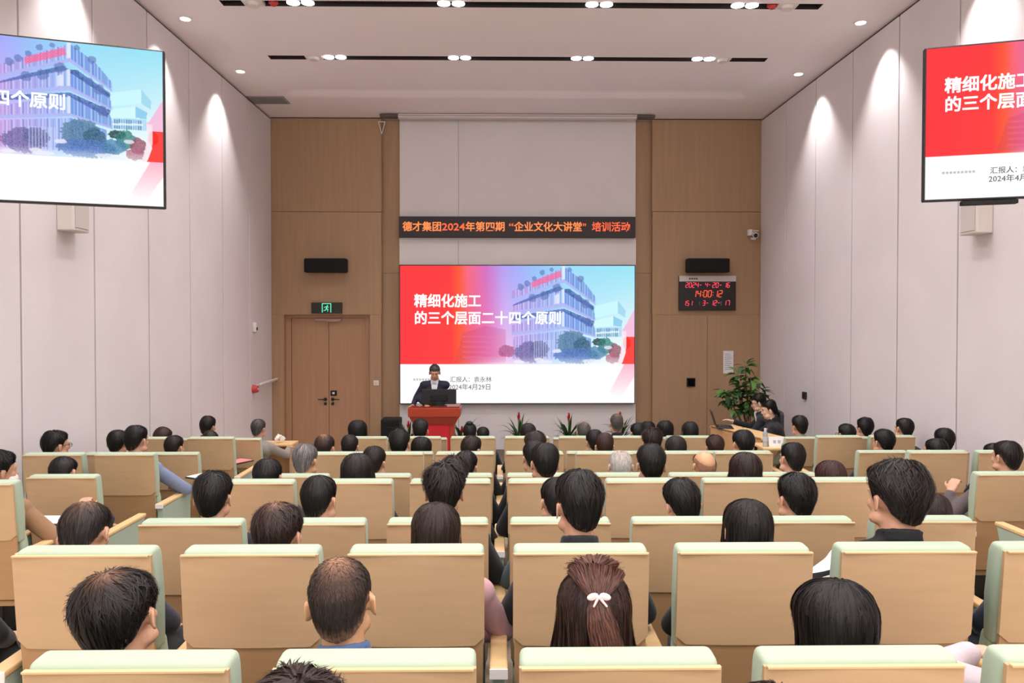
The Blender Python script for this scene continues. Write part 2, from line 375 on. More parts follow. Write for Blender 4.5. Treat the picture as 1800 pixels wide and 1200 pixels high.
# ------------------------------------------------------------------ slide painter (a colour per grid point)
GW, GH = 412, 241
def paint_slide():
    img = np.ones((GH, GW, 3)); yy, xx = np.mgrid[0:GH, 0:GW].astype(float)
    rng = np.random.RandomState(3)
    def C(h): return np.array([int(h[i:i + 2], 16) / 255 for i in (0, 2, 4)])
    def ramp(x, stops):
        px = [s[0] for s in stops]; cs = np.array([C(s[1]) for s in stops])
        return np.stack([np.interp(x, px, cs[:, k]) for k in range(3)], -1)
    top = yy < 173
    base_hi = ramp(xx, [(0, 'ff4345'), (85, 'ff4346'), (102, 'ff5c40'), (118, 'fb6f86'), (150, 'd674c4'), (178, 'b8a0f4'), (205, 'a9b0ff'), (240, '9cc6fb'), (300, '9fe0fb'), (412, '9de6f8')])
    base_lo = ramp(xx, [(0, 'ff4048'), (90, 'ff4846'), (104, 'ff6040'), (130, 'f46a90'), (160, 'f08cc4'), (185, 'f0c0f0'), (215, 'd4c4f8'), (260, 'b8d4ff'), (320, 'd4f8ff'), (412, 'ffffff')])
    t = np.clip(yy / 150, 0, 1)[..., None]; g = base_hi * (1 - t) + base_lo * t
    img[top] = g[top]
    def blend(mask, col, a=1.0):
        img[mask] = img[mask] * (1 - a) + C(col) * a
    def poly(pts):
        m = np.zeros((GH, GW), bool); n = len(pts); j = n - 1
        for i in range(n):
            xi, yi = pts[i]; xj, yj = pts[j]
            if yi != yj:
                m ^= ((yi > yy) != (yj > yy)) & (xx < (xj - xi) * (yy - yi) / (yj - yi) + xi)
            j = i
        return m
    def Q(px, py):   # from the zoomed crop of the picture to slide units
        return (px / 6.317 + 880 - 703, py / 6.317 + 460 - 467)
    def P(*pts): return poly([Q(*p) for p in pts])
    noise = rng.rand(GH, GW)
    sm = noise.copy()
    for _ in range(3): sm = (sm + np.roll(sm, 1, 0) + np.roll(sm, 1, 1) + np.roll(sm, -1, 0) + np.roll(sm, -1, 1)) / 5
    sm = (sm - sm.min()) / (sm.max() - sm.min())
    # faint red building at left
    blend(poly([(150, 105), (215 - 30, 112), (186, 118), (186, 170), (95, 170), (110, 118)]) & top, 'b8407a', .22)
    for k in range(5): blend(poly([(110, 122 + 9 * k), (184, 124 + 9 * k), (184, 127 + 9 * k), (110, 125 + 9 * k)]), 'f08ab0', .25)
    # main tower: four stacked volumes, lit left face and bluer right face
    lev = [((120, 330), (690, 60), (690, 215), (120, 425), (910, 220), (1060, 400), (1050, 465)),
           ]
    L = [  # left face quad , right face quad , slab
        ([(120, 325), (700, 55), (700, 195), (120, 420)], [(700, 55), (915, 215), (1055, 395), (1045, 470), (700, 195)]),
        ([(140, 470), (700, 300), (700, 470), (130, 545)], [(700, 300), (1020, 500), (1055, 590), (1045, 650), (700, 470)]),
        ([(120, 700), (700, 545), (700, 720), (120, 790)], [(700, 545), (1020, 680), (1055, 770), (1050, 835), (700, 720)]),
        ([(140, 830), (700, 760), (700, 1080), (130, 1080)], [(700, 760), (1000, 850), (1000, 1080), (700, 1080)])]
    for k, (lf, rf) in enumerate(L):
        ml, mr = P(*lf) & top, P(*rf) & top
        img[ml] = (img[ml] * .35 + ramp(xx, [(195, 'c79ae0'), (250, 'a8a4ee'), (287, '9cb8f6')])[ml] * .65)
        img[mr] = (img[mr] * .15 + ramp(xx, [(287, '6f94e8'), (344, '7aa6e6')])[mr] * .85)
        st = (np.floor(xx / 1.5).astype(int) % 3 == 0)
        blend((ml | mr) & st, 'e4e6ff', .5)
        blend((ml | mr) & (np.floor(xx / 1.5).astype(int) % 5 == 2), '5a63b8', .35)
    # dark recesses between volumes and pale slabs
    for pts in ([(140, 470), (330, 390), (640, 270), (700, 300), (130, 490)], [(700, 300), (760, 300), (1050, 505), (1020, 540), (700, 330)],
                [(130, 600), (700, 520), (700, 560), (130, 650)], [(700, 520), (1040, 660), (1010, 730), (700, 560)]):
        m = P(*pts) & top; blend(m, '5464b4', .7)
        blend(m & (sm > .55), '3f6a8c', .7)
    for pts in ([(120, 410), (700, 190), (1050, 455), (1050, 480), (700, 230), (120, 450)],
                [(130, 560), (700, 455), (1050, 640), (1050, 665), (700, 500), (130, 590)],
                [(120, 780), (700, 715), (1050, 815), (1050, 838), (700, 745), (120, 815)]):
        blend(P(*pts) & top, 'b6baf6', .85)
    blend(P((680, 50), (708, 50), (708, 190), (680, 200)), 'eaf2ff', .9)
    blend(P((680, 300), (706, 300), (706, 455), (680, 460)), 'eaf2ff', .8)
    blend(P((600, 370), (650, 350), (650, 460), (600, 470)), 'eef0ff', .8)
    blend(P((680, 550), (706, 550), (706, 715), (680, 720)), 'eaf2ff', .8)
    # roof greenery and the red roof letters
    for cx, cy, r in ((220, 280, 38), (290, 240, 36), (370, 190, 28), (460, 120, 30), (560, 90, 22), (885, 190, 36), (760, 90, 26), (620, 290, 50), (350, 400, 45), (480, 370, 50), (940, 470, 50), (860, 400, 40), (960, 670, 50)):
        qx, qy = Q(cx, cy); m = ((xx - qx) ** 2 + (yy - qy) ** 2 < (r / 6.317) ** 2 * (.5 + sm)) & top
        blend(m, '6478b8', .6)
    m = P((335, 225), (660, 95), (675, 165), (345, 290)) & top
    blend(m & ((np.floor(xx / 2) + np.floor(yy / 2)).astype(int) % 2 == 0), 'ff5f92', .9); blend(m, 'ff6f9c', .5)
    # pale far building
    for pts, c, a in (([(1030, 490), (1300, 430), (1300, 570), (1040, 620)], 'd0fbff', .85), ([(1300, 430), (1385, 540), (1380, 620), (1300, 570)], '9fd8f2', .8),
                      ([(1040, 650), (1250, 600), (1250, 710), (1040, 730)], 'd8feff', .8), ([(1250, 600), (1350, 650), (1340, 720), (1250, 710)], '7cc4ec', .7),
                      ([(1060, 730), (1340, 720), (1340, 830), (1060, 830)], 'a8d8f4', .7)):
        blend(P(*pts) & top, c, a)
    m = P((1060, 740), (1300, 735), (1300, 830), (1060, 830)) & top
    blend(m & (np.floor(xx / 1.6).astype(int) % 2 == 0), '4668a0', .6)
    blend(P((1050, 780), (1310, 765), (1310, 785), (1050, 800)), 'f6ffff', .8)
    # trees
    for cx, cy, rx, ry, c in ((60, 990, 100, 70, 'c05a88'), (330, 1000, 190, 120, '7a6aa6'), (430, 960, 110, 90, '6a6ca0'), (790, 900, 170, 140, '5c84a0'), (900, 930, 100, 90, '3f6480'), (840, 1040, 260, 90, '5a7cc4'),
                              (1090, 890, 80, 45, '152c30'), (1160, 930, 90, 95, '3a8278'), (1060, 1010, 110, 80, '4f86b0'), (1270, 990, 75, 80, 'a04a58'), (1240, 1070, 80, 60, 'c06a80'), (1400, 900, 45, 70, 'd03c38')):
        qx, qy = Q(cx, cy); e = ((xx - qx) / (rx / 6.317)) ** 2 + ((yy - qy) / (ry / 6.317)) ** 2
        m = (e < .55 + .8 * sm) & top; blend(m, c, .75); blend(m & (noise > .7), 'a0b8d8', .25); blend(m & (noise < .2), '203848', .25)
    for k in range(9):
        qx = 235 + k * 4; blend(poly([(qx, 130), (qx + 1.2, 130), (qx + 1.2, 166), (qx, 166)]), 'd8e0ff', .5)
    for cx, cy, rx in ((420, 1085, 50), (480, 1110, 90), (620, 990, 50), (1010, 1100, 110), (1190, 950, 45), (200, 1110, 60)):
        qx, qy = Q(cx, cy); blend(((xx - qx) / (rx / 6.317)) ** 2 + ((yy - qy) / 3.2) ** 2 < 1, 'f0f0ff', .8)
    t = (np.clip((yy - 158) / 16, 0, 1) * np.clip((xx - 105) / 60, 0, 1))[..., None] * .5
    img[top] = (img * (1 - t) + t)[top]
    # ribbon at the right edge
    rb = P((1395, 830), (1485, 830), (1485, 1140), (1340, 1140), (1385, 1010)); blend(rb & top, 'ff2e28', .85)
    rb = P((1485, 520), (1485, 830), (1390, 830), (1340, 760), (1370, 730)); blend(rb & top, 'ffb4d8', .75)
    rb = P((1340, 760), (1390, 770), (1390, 960), (1330, 1140), (1300, 1140), (1350, 900)); blend(rb & top, 'ffe6f0', .85)
    X, Y = xx, yy
    d = poly([(394, 173), (412, 173), (412, 195), (388, 232), (368, 222)])
    fade = np.clip(1 - (yy - 173) / 58, 0, 1)
    img[d] = img[d] * (1 - fade[d][:, None] * .45) + C('ff6a98') * fade[d][:, None] * .45
    return np.clip(img, 0, 1)
SL = paint_slide()
def slide_mesh(w, h):
    n, m = GW, GH
    X = (np.arange(n + 1) / n - .5) * w; Z = (.5 - np.arange(m + 1) / m) * h
    V = np.zeros((m + 1, n + 1, 3)); V[..., 0] = X[None, :]; V[..., 2] = Z[:, None]
    i = np.arange(m)[:, None] * (n + 1) + np.arange(n)[None, :]
    Fc = np.stack([i, i + n + 1, i + n + 2, i + 1], -1).reshape(-1, 4)
    me = bpy.data.meshes.new('slide_image')
    me.vertices.add((m + 1) * (n + 1)); me.vertices.foreach_set('co', V.reshape(-1))
    me.loops.add(Fc.size); me.loops.foreach_set('vertex_index', Fc.reshape(-1).astype(np.int32))
    me.polygons.add(len(Fc)); me.polygons.foreach_set('loop_start', np.arange(len(Fc), dtype=np.int32) * 4)
    me.update(calc_edges=True)
    P = np.zeros((m + 1, n + 1, 4)); P[..., 3] = 1
    pad = np.pad(SL, ((0, 1), (0, 1), (0, 0)), mode='edge'); pad = np.where(pad <= .04045, pad / 12.92, ((pad + .055) / 1.055) ** 2.4)
    P[..., :3] = pad
    a = me.color_attributes.new('col', 'FLOAT_COLOR', 'POINT'); a.data.foreach_set('color', P.reshape(-1).astype(np.float32))
    return me
m = bpy.data.materials.new('screen_glow'); m.use_nodes = True; nt = m.node_tree; nt.nodes.clear()
ca = nt.nodes.new('ShaderNodeVertexColor'); ca.layer_name = 'col'; em = nt.nodes.new('ShaderNodeEmission'); em.inputs[1].default_value = 1.0
out = nt.nodes.new('ShaderNodeOutputMaterial'); nt.links.new(ca.outputs[0], em.inputs[0]); nt.links.new(em.outputs[0], out.inputs[0])
M_SCREEN = m
slide = slide_mesh(1.0, 1.0); slide.materials.append(M_SCREEN)
def emis(name, col, s=1.0):
    if name in MATS: return MATS[name]
    m = bpy.data.materials.new(name); m.use_nodes = True; nt = m.node_tree; nt.nodes.clear()
    em = nt.nodes.new('ShaderNodeEmission'); em.inputs[0].default_value = (*lin(col), 1); em.inputs[1].default_value = s
    out = nt.nodes.new('ShaderNodeOutputMaterial'); nt.links.new(em.outputs[0], out.inputs[0]); MATS[name] = m
    return m
M_TW = emis('screen_text_white', 'ffffff', 1.1); M_TG = emis('screen_text_grey', '5c5c66', 1.0); M_TGL = emis('screen_text_faint', 'c8c4cc')
def put_slide(root, w, h, y, k=0):
    s = link('screen_image', slide, root, loc=(0, y, 0)); s.scale = (w, 1, h)
    def X(u): return ((u - 703) / 412 - .5) * w
    def Z(v): return (.5 - (v - 467) / 241) * h
    e = w / 412
    for body, u, v, sz in (('精细化施工', 727, 538, 24.4), ('的三个层面二十四个原则', 727, 568, 24.4)):
        text_obj('slide_title', body, sz * e * 1.0, M_TW, root, (X(u), y - .004 * w, Z(v)), bold=.0028 * w, sx=.965)
    text_obj('slide_text', '汇报人：袁永林', 10.5 * e, M_TG, root, (X(790), y - .003 * w, Z(670)))
    text_obj('slide_text', '2024年4月29日', 11.5 * e, M_TG, root, (X(788), y - .003 * w, Z(683.5)))
    b = MB()
    for q in range(9): b.box(X(726 + q * 5.1), X(729.4 + q * 5.1), y - .002 * w, y - .0015 * w, Z(668), Z(664.5))
    b.build('slide_footer_marks', M_TGL, root)
# main display
def fr(u0, u1, v0, v1, Y):
    x0, z1 = at(u0, v0, Y); x1, z0 = at(u1, v1, Y); return x0, x1, z0, z1
Y = WY - .09
x0, x1, z0, z1 = fr(701.5, 1116.5, 465, 709.5, Y)
ds = empty('display_wall', ((x0 + x1) / 2, Y, (z0 + z1) / 2)); tag(ds, 'large wall display showing the red and blue title slide behind the lectern', 'display')
W2, H2 = (x1 - x0) / 2, (z1 - z0) / 2
b = MB(); b.box(-W2, W2, 0, .11, -H2, H2, .004, 1); b.build('bezel', M_BLACK, ds)
put_slide(ds, 2 * W2 - .035, 2 * H2 - .035, -.004)
# LED banner
Y = WY - .11
x0, x1, z0, z1 = fr(701, 1117, 380, 417.5, Y)
lb = empty('led_banner', ((x0 + x1) / 2, Y, (z0 + z1) / 2)); tag(lb, 'long black LED banner with glowing orange Chinese lettering above the wall display', 'sign')
b = MB(); b.box(-(x1 - x0) / 2, (x1 - x0) / 2, 0, .12, -(z1 - z0) / 2, (z1 - z0) / 2, .005, 1); b.build('banner_case', mat('led_black', '2a1f20', .5), lb)
M_LED = emis('led_orange', 'ff8a50', 1.3)
M_LED2 = emis('led_orange_red', 'ff6a48', 1.2)
e = (x1 - x0) / 416
def bx_(u): return (u - 701) * e - (x1 - x0) / 2
for body, u0, u1, mm in (('德才集团', 707.5, 775, M_LED), ('2024', 776.5, 817, M_LED2), ('年第四期', 818, 886.5, M_LED), ('“', 894, 902, M_LED2), ('企业文化大讲堂', 903, 1022.5, M_LED), ('”', 1024, 1030, M_LED2), ('培训活动', 1040, 1107.5, M_LED2)):
    o = text_obj('banner_text', body, 17.6 * e, mm, lb, (bx_(u0), -.004, -6.0 * e), off=.0035)
    dx = max(v.co.x for v in o.data.vertices) - min(v.co.x for v in o.data.vertices); mn = min(v.co.x for v in o.data.vertices)
    s = (u1 - u0) * e / dx; o.scale = (s, 1, 1); o.location.x = bx_(u0) - mn * s
# roller screen case under the ceiling
Y = WY - .30
x0, x1, z0, z1 = fr(700, 1119, 204.5, 212, Y)
rs = empty('projection_screen_case', ((x0 + x1) / 2, Y, CEIL - .04)); tag(rs, 'slim white roller screen case along the ceiling above the stage', 'projection screen')
hw2 = (x1 - x0) / 2
b = MB(); b.box(-hw2, hw2, -.06, .08, -.05, .03, .01); b.build('case', mat('case_white', 'd6ccc9', .5), rs)
b = MB(); b.box(-hw2, hw2, -.066, -.06, -.012, .0); b.build('seam', M_GRILL, rs)
for sg in (-1, 1):
    b = MB(); b.box(sg * (hw2 + .17) - .17, sg * (hw2 + .17) + .17, -.05, .05, -.02, .02, .006); b.build('end_bracket', mat('bracket_dark', '5c5250', .5), rs)
xb, zb = at(671, 214, Y)
b = MB()
b.cap((-.06, 0, 0), (0, 0, -.22), .008, .008, 8); b.cap((.06, 0, 0), (0, 0, -.22), .008, .008, 8); b.cap((-.06, 0, 0), (.06, 0, 0), .008, .008, 8)
o = b.build('hanging_bracket', M_OFFW, rs, smooth=True, loc=(xb - (x0 + x1) / 2, 0, zb - CEIL + .04)); o['label'] = 'pale V-shaped wire bracket'

# hanging televisions
def tv(name, c, rz, tilt, label, pole, wt=1.67):
    r = empty(name, c); r.rotation_euler = Euler((tilt, 0, rz), 'XYZ'); tag(r, label, 'television', 'televisions hanging beside the side walls')
    b = MB(); b.box(-wt / 2, wt / 2, 0, .05, -.467, .467, .006, 1); b.build('bezel', M_BLACK, r)
    put_slide(r, wt - .022, .912, -.003)
    b = MB(); b.box(-.3, .3, .05, .12, -.25, .25, .01); b.build('bracket_box', M_BLKM, r)
    p = MB(); pz = CEIL - c[2]
    p.box(pole - .035, pole + .035, .10, .17, .1, pz - .01, .004); p.build('ceiling_pole', M_BLACK, r)
    b = MB(); b.box(-.62, -.32, .004, .06, -.495, -.47, .004); b.build('control_box', M_BLKM, r)
tv('hanging_television', (-2.765, 4.32, CAMZ + 1.127), R(18), R(0), 'hanging television beside the left wall, showing blue building end of slide', -.42, 1.63)
tv('hanging_television', (3.385, 4.40, CAMZ + 1.19), R(-17), R(.6), 'hanging television beside the right wall, showing red title end of slide', .3)

# wall column speakers
def col_speaker(x, y, sg, side):
    r = empty('column_speaker', (x, y, CAMZ + .88)); tag(r, 'white column speaker on the %s wall below the hanging television' % side, 'speaker', 'white column speakers on the side walls')
    b = MB(); b.box(min(0, -sg * .165), max(0, -sg * .165), 0, .3, 0, .85, .012); b.build('cabinet', M_OFFW, r)
    b = MB(); b.box(min(-sg * .166, -sg * .172), max(-sg * .166, -sg * .172), .03, .27, .03, .82, .003, 1); b.build('grille', mat('speaker_grille', 'cfc8c3', .8), r)
col_speaker(XL, 7.55, -1, 'left'); col_speaker(XR, 7.65, 1, 'right')

# bar loudspeakers
for u0, u1, sd in ((533.5, 608.5, 'left'), (1208.5, 1283.5, 'right')):
    Y = WY - .26; x0, x1, z0, z1 = fr(u0, u1, 453.5, 478.5, Y)
    r = empty('bar_loudspeaker', ((x0 + x1) / 2, Y, (z0 + z1) / 2)); tag(r, 'black horizontal loudspeaker on the brown wood wall %s' % ('above the double door' if sd == 'left' else 'above the red digit clock'), 'speaker', 'black bar loudspeakers on the front wall')
    a, c = (x1 - x0) / 2, (z1 - z0) / 2
    b = MB(); b.box(-a, a, 0, .2, -c, c, .03, 3); b.build('cabinet', M_BLKM, r, smooth=True, auto=30)
    b = MB(); b.box(-a + .03, a - .03, -.006, .002, -c + .03, c - .03, .003, 1); b.build('grille', mat('black_mesh', '0c0c0d', .9, bump=.3, bscale=400), r)
    b = MB(); b.box(-.1, .1, .2, .26, -.06, .06); b.build('wall_mount', M_DARK, r)

# digital clock
Y = WY - .07; x0, x1, z0, z1 = fr(1194, 1293.5, 484.5, 545.5, Y)
ck = empty('digital_clock', ((x0 + x1) / 2, Y, (z0 + z1) / 2)); tag(ck, 'black digital clock board with three rows of glowing red digits', 'clock')
cw, ch = (x1 - x0) / 2, (z1 - z0) / 2; e = 2 * cw / 99.5
b = MB(); b.box(-cw, cw, 0, .07, -ch, ch, .008); b.build('case', mat('clock_black', '1c1614', .4), ck)
b = MB(); b.box(-cw, cw, -.006, .03, ch - 10 * e, ch, .004, 1); b.build('header_strip', mat('clock_header', 'cfc8c4', .5), ck)
b = MB()
for q in range(4): b.box(-cw + (17 + 4 * q) * e, -cw + (20 + 4 * q) * e, -.0075, -.006, ch - 6.6 * e, ch - 3.6 * e)
b.build('header_print', mat('header_ink', '5a5858', .7), ck)
SEG = {'0': 'abcdef', '1': 'bc', '2': 'abged', '3': 'abgcd', '4': 'fgbc', '5': 'afgcd', '6': 'afgecd', '7': 'abc', '8': 'abcdefg', '9': 'abcdfg', '-': 'g'}
def digits(s, x, z, h, m, name):
    wd, t, b = h * .48, h * .10, MB()
    for chh in s:
        if chh in SEG:
            for g in SEG[chh]:
                a = {'a': ((0, h), (wd, h)), 'b': ((wd, h), (wd, h / 2)), 'c': ((wd, h / 2), (wd, 0)), 'd': ((0, 0), (wd, 0)), 'e': ((0, 0), (0, h / 2)), 'f': ((0, h / 2), (0, h)), 'g': ((0, h / 2), (wd, h / 2))}[g]
                (ax, az), (bx, bz) = a
                p0 = Vector((x + ax + az * .13, -.004, z + az)); p1 = Vector((x + bx + bz * .13, -.004, z + bz))
                b.box(-(p1 - p0).length / 2 + t * .3, (p1 - p0).length / 2 - t * .3, -.002, .002, -t / 2, t / 2, M=Matrix.Translation((p0 + p1) / 2) @ Matrix.Rotation(-math.atan2((p1 - p0).z, (p1 - p0).x), 4, 'Y'))
            x += wd * 1.5
        elif chh == ':':
            for q in (.3, .7): b.box(x + q * h * .13, x + t + q * h * .13, -.006, -.002, z + h * q - t / 2, z + h * q + t / 2)
            x += wd * .55
        else: x += wd * .8
    return b.build(name, m, ck)
M_DR = emis('digit_pink_red', 'ff4a60', 1.6); M_DO = emis('digit_orange_red', 'ff5a3c', 1.6)
for s, u, v, h, mm in (('2024-', 1205, 504.7, 8.2, M_DR), ('4-', 1239.5, 504, 7.4, M_DR), ('20-', 1252, 504.7, 8.2, M_DR), ('16', 1272, 504.7, 8.0, M_DR),
                   ('14:00:12', 1217.5, 521.3, 11, M_DO), ('151', 1201, 536.3, 8.0, M_DR), ('3-', 1235, 536, 8.0, M_DR), ('12-', 1249, 536, 8.4, M_DR), ('17', 1271.5, 536, 8.4, M_DR)):
    digits(s, (u - 1194) * e - cw, ch - (v - 484.5) * e, h * e, mm, 'clock_digits')
for u in (1228, 1266):
    b = MB(); q = (u - 1194) * e - cw; z = ch - (535.5 - 484.5) * e
    b.box(q, q + 3 * e, -.004, -.002, z + 5 * e, z + 5.8 * e); b.box(q + 1.1 * e, q + 1.9 * e, -.004, -.002, z, z + 5.8 * e); b.box(q, q + 3 * e, -.004, -.002, z, z + .8 * e)
    b.build('clock_unit_mark', emis('clock_green', '3c7a68', .7), ck)

# exit sign over the door
Y = WY - .05; x0, x1, z0, z1 = fr(547, 601, 531.5, 550.5, Y)
ex = empty('exit_sign', ((x0 + x1) / 2, Y, (z0 + z1) / 2)); tag(ex, 'black emergency exit sign with glowing green running figure above the double door', 'sign')
a, c = (x1 - x0) / 2, (z1 - z0) / 2
b = MB(); b.box(-a, a, 0, .05, -c, c, .004, 1); b.build('sign_case', mat('sign_dark', '20261f', .4), ex)
s = c * .86
b = MB()
for q in ((-s, s, s * .84, s), (-s, -s * .84, -s, s), (s * .84, s, -s, s)): b.box(q[0], q[1], -.004, 0, q[2], q[3])
k = s * .8
def lim(p, q, r): b.cap((p[0] * k, -.004, p[1] * k), (q[0] * k, -.004, q[1] * k), r * k, r * k, 8)
b.ell((.25 * k, -.004, .62 * k), (.17 * k, .004, .17 * k)); lim((.1, .3), (-.05, -.1), .15); lim((.1, .35), (.55, .15), .08); lim((.05, .35), (-.4, .3), .08); lim((-.4, .3), (-.6, 0), .07)
lim((-.05, -.15), (.35, -.35), .11); lim((.35, -.35), (.3, -.9), .09); lim((-.05, -.15), (-.2, -.55), .11); lim((-.2, -.55), (-.75, -.7), .09)
b.build('pictogram', emis('exit_green', '6cf0bc', 1.2), ex)

# small wall fittings
def plate(name, u0, u1, v0, v1, Y, m, label, cat, th=.02, extra=None):
    x0, x1, z0, z1 = fr(u0, u1, v0, v1, Y); b = MB(); cx, cz = (x0 + x1) / 2, (z0 + z1) / 2
    b.box(x0 - cx, x1 - cx, 0, th, z0 - cz, z1 - cz, min(.006, th / 3), 1); o = b.build(name, m, loc=(cx, Y, cz)); tag(o, label, cat)
    return o, (x1 - x0), (z1 - z0)
o, ww, hh = plate('light_switch', 656.5, 666, 668.5, 677.5, WY - .015, M_WHITE, 'square white light switch on the wood beside the door', 'switch', .015)
b = MB(); b.box(-ww * .3, 0 - .002, -.004, 0, -hh * .3, hh * .3); b.box(.002, ww * .3, -.004, 0, -hh * .3, hh * .3); b.build('rocker', mat('rocker', 'd8d0ca', .4), o)
o, ww, hh = plate('control_panel', 1207.5, 1222.5, 664, 679.5, WY - .03, M_BLACK, 'small black square control panel on the right wood wall', 'control panel', .03)
b = MB(); b.box(-ww * .4, ww * .4, -.003, 0, -hh * .4, hh * .4); b.build('glass', mat('dark_glass', '0a0a0c', .1), o)
o, ww, hh = plate('paper_notice', 1271.5, 1289, 616.5, 656, WY - .006, M_PAPER, 'white paper notice taped on the wood wall above the plant', 'notice', .003)
o.data.materials[0] = mat('notice_paper', 'e6e2e4', .8)
for k in range(9):
    if k == 0: pass
b = MB()
for k in range(9): b.box(-ww * .36, ww * (.2 + .16 * ((k * 7) % 3) / 2), -.0015, -.001, hh * (.36 - .085 * k) - .006, hh * (.36 - .085 * k) + .004)
b.build('printed_lines', mat('faint_print', '9a98a0', .8), o)
# cctv camera on right
xx_, zz_ = at(1323, 412, WY - .1)
cv = empty('security_camera', (xx_, WY - .1, zz_)); tag(cv, 'small white security camera high on the right wood wall', 'camera')
b = MB(); b.box(-.08, .0, 0, .1, -.02, .1, .01); b.build('mount', M_WHITE, cv)
b = MB(); b.cyl((.02, -.12, -.03), (.04, .06, .04), .055, n=18); b.build('camera_body', M_WHITE, cv, smooth=True, auto=40)
b = MB(); b.cyl((.018, -.13, -.035), (.02, -.115, -.03), .04, n=18); b.build('lens', M_BLACK, cv)
b = MB(); b.box(-.02, .09, -.1, .08, .05, .07, .004); b.box(-.03, .06, -.02, .06, -.1, -.06, .01); b.build('bracket', M_OFFW, cv)
# left wall: motion sensor, railing with red bell
ys_ = 1340 * 4.35 / (880 - 448)
r = empty('motion_sensor', (XL, ys_, CAMZ + (562 - 575) / (1340 / ys_))); tag(r, 'small white motion sensor on the left wall near the corner', 'sensor')
b = MB(); b.box(0, .06, -.06, .06, -.085, .085, .015, 3); b.build('housing', M_WHITE, r, smooth=True, auto=40)
b = MB(); b.box(.058, .066, -.035, .02, -.05, .0, .003); b.build('sensor_window', M_BLKM, r)
yb = 1340 * 4.35 / (880 - 446); zb_ = CAMZ - (683 - 562) / (1340 / yb)
r = empty('fire_alarm', (XL, yb, zb_)); tag(r, 'round red fire alarm on the left wall below the conduit rail', 'alarm')
b = MB(); b.cyl((0, 0, 0), (.09, 0, 0), .075, .06, 20); b.build('bell', mat('alarm_red', 'c83c44', .4), r, smooth=True, auto=40)
b = MB(); b.cyl((.09, 0, 0), (.1, 0, 0), .02, n=12); b.build('button', M_WHITE, r)
r = empty('wall_rail', (XL, yb + .1, zb_ + .07)); tag(r, 'short pale handrail running along the left wall to the corner', 'rail')
b = MB(); b.cap((.1, 0, 0), (.1, 1.0, .02), .025, .025); b.build('rail_tube', M_OFFW, r, smooth=True)
for yy_ in (.1, .9):
    b = MB(); b.cap((0, yy_, -.03), (.1, yy_, 0), .014, .014, 8); b.build('rail_bracket', M_OFFW, r, smooth=True)
yb = 1340 * 4.98 / (1420 - 880)
r = empty('door_control', (XR, yb, CAMZ - (696 - 562) / (1340 / yb))); tag(r, 'small black control box on the right side wall', 'control panel')
b = MB(); b.box(-.04, 0, -.06, .06, -.06, .06, .008); b.build('box', M_BLACK, r)
b = MB(); b.box(-.045, -.04, -.03, .03, -.02, .03); b.build('button', M_BLKM, r)

# ------------------------------------------------------------------ seats
COLS = [-1.79 + .612 * k for k in range(7)]          # left edges of the centre block
LCOLS = [-4.13, -3.51]; RCOLS = [3.60, 4.21]
def prism_yz(b, pts, x0, x1, bev=0, seg=2):
    t = bmesh.new()
    A = [t.verts.new((x0, y, z)) for y, z in pts]; B = [t.verts.new((x1, y, z)) for y, z in pts]; n = len(pts)
    t.faces.new(A); t.faces.new(B[::-1])
    for i in range(n): t.faces.new((A[i], B[i], B[(i + 1) % n], A[(i + 1) % n]))
    bmesh.ops.recalc_face_normals(t, faces=t.faces)
    if bev: bmesh.ops.bevel(t, geom=list(t.edges), offset=bev, segments=seg, affect='EDGES', profile=.5)
    b._add(t); return b
HS = 1.10
def shell_mesh(w, zb, zt, yb, yt, th, bow, nx=14, nz=8, rc=.03):
    """thin bowed wood shell with rounded lower corners"""
    vs, fs = [], []
    def pt(i, j, front):
        x = -w / 2 + w * i / nx; z = zb + (zt - zb) * j / nz
        y = yb + (yt - yb) * j / nz + bow * ((2 * x / w) ** 2)
        e = abs(x) - (w / 2 - rc)
        if e > 0 and z - zb < rc: z = zb + rc - math.sqrt(max(0, rc * rc - e * e)) + (z - zb) * 0 if j == 0 else z
        return (x, y + (th if front else 0), z)
    I = {}
    for f in (0, 1):
        for i in range(nx + 1):
            for j in range(nz + 1): I[f, i, j] = len(vs); vs.append(pt(i, j, f))
    for i in range(nx):
        for j in range(nz):
            fs.append((I[0, i, j], I[0, i + 1, j], I[0, i + 1, j + 1], I[0, i, j + 1])); fs.append((I[1, i, j], I[1, i, j + 1], I[1, i + 1, j + 1], I[1, i + 1, j]))
    for i in range(nx):
        fs.append((I[0, i, 0], I[1, i, 0], I[1, i + 1, 0], I[0, i + 1, 0])); fs.append((I[0, i, nz], I[0, i + 1, nz], I[1, i + 1, nz], I[1, i, nz]))
    for j in range(nz):
        fs.append((I[0, 0, j], I[0, 0, j + 1], I[1, 0, j + 1], I[1, 0, j])); fs.append((I[0, nx, j], I[1, nx, j], I[1, nx, j + 1], I[0, nx, j + 1]))
    me = pyd('shell', vs, fs); me.polygons.foreach_set('use_smooth', [True] * len(me.polygons)); me.set_sharp_from_angle(angle=R(40))
    return me
SM = {}
me = shell_mesh(.505, HS - .352, HS, .030, 0, .014, .012); me.materials.append(M_SEATW); SM['back_shell'] = me
me = shell_mesh(.492, .36, HS - .32, .085, .036, .014, .010); me.materials.append(M_SEATD); SM['lower_shell'] = me
b = MB(); b.box(-.247, .247, -.0015, .014, HS - .001, HS + .004); me = b.me('edge_strip'); me.materials.append(M_EDGE); SM['edge_strip'] = me
b = MB(); prism_yz(b, [(.018, HS - .03), (.030, HS + .014), (.105, HS + .018), (.125, HS - .02), (.15, HS - .2), (.15, .72), (.078, .72)], -.25, .25, .018, 3)
me = b.me('back_cushion'); me.materials.append(M_MINT); me.polygons.foreach_set('use_smooth', [True] * len(me.polygons)); SM['back_cushion'] = me
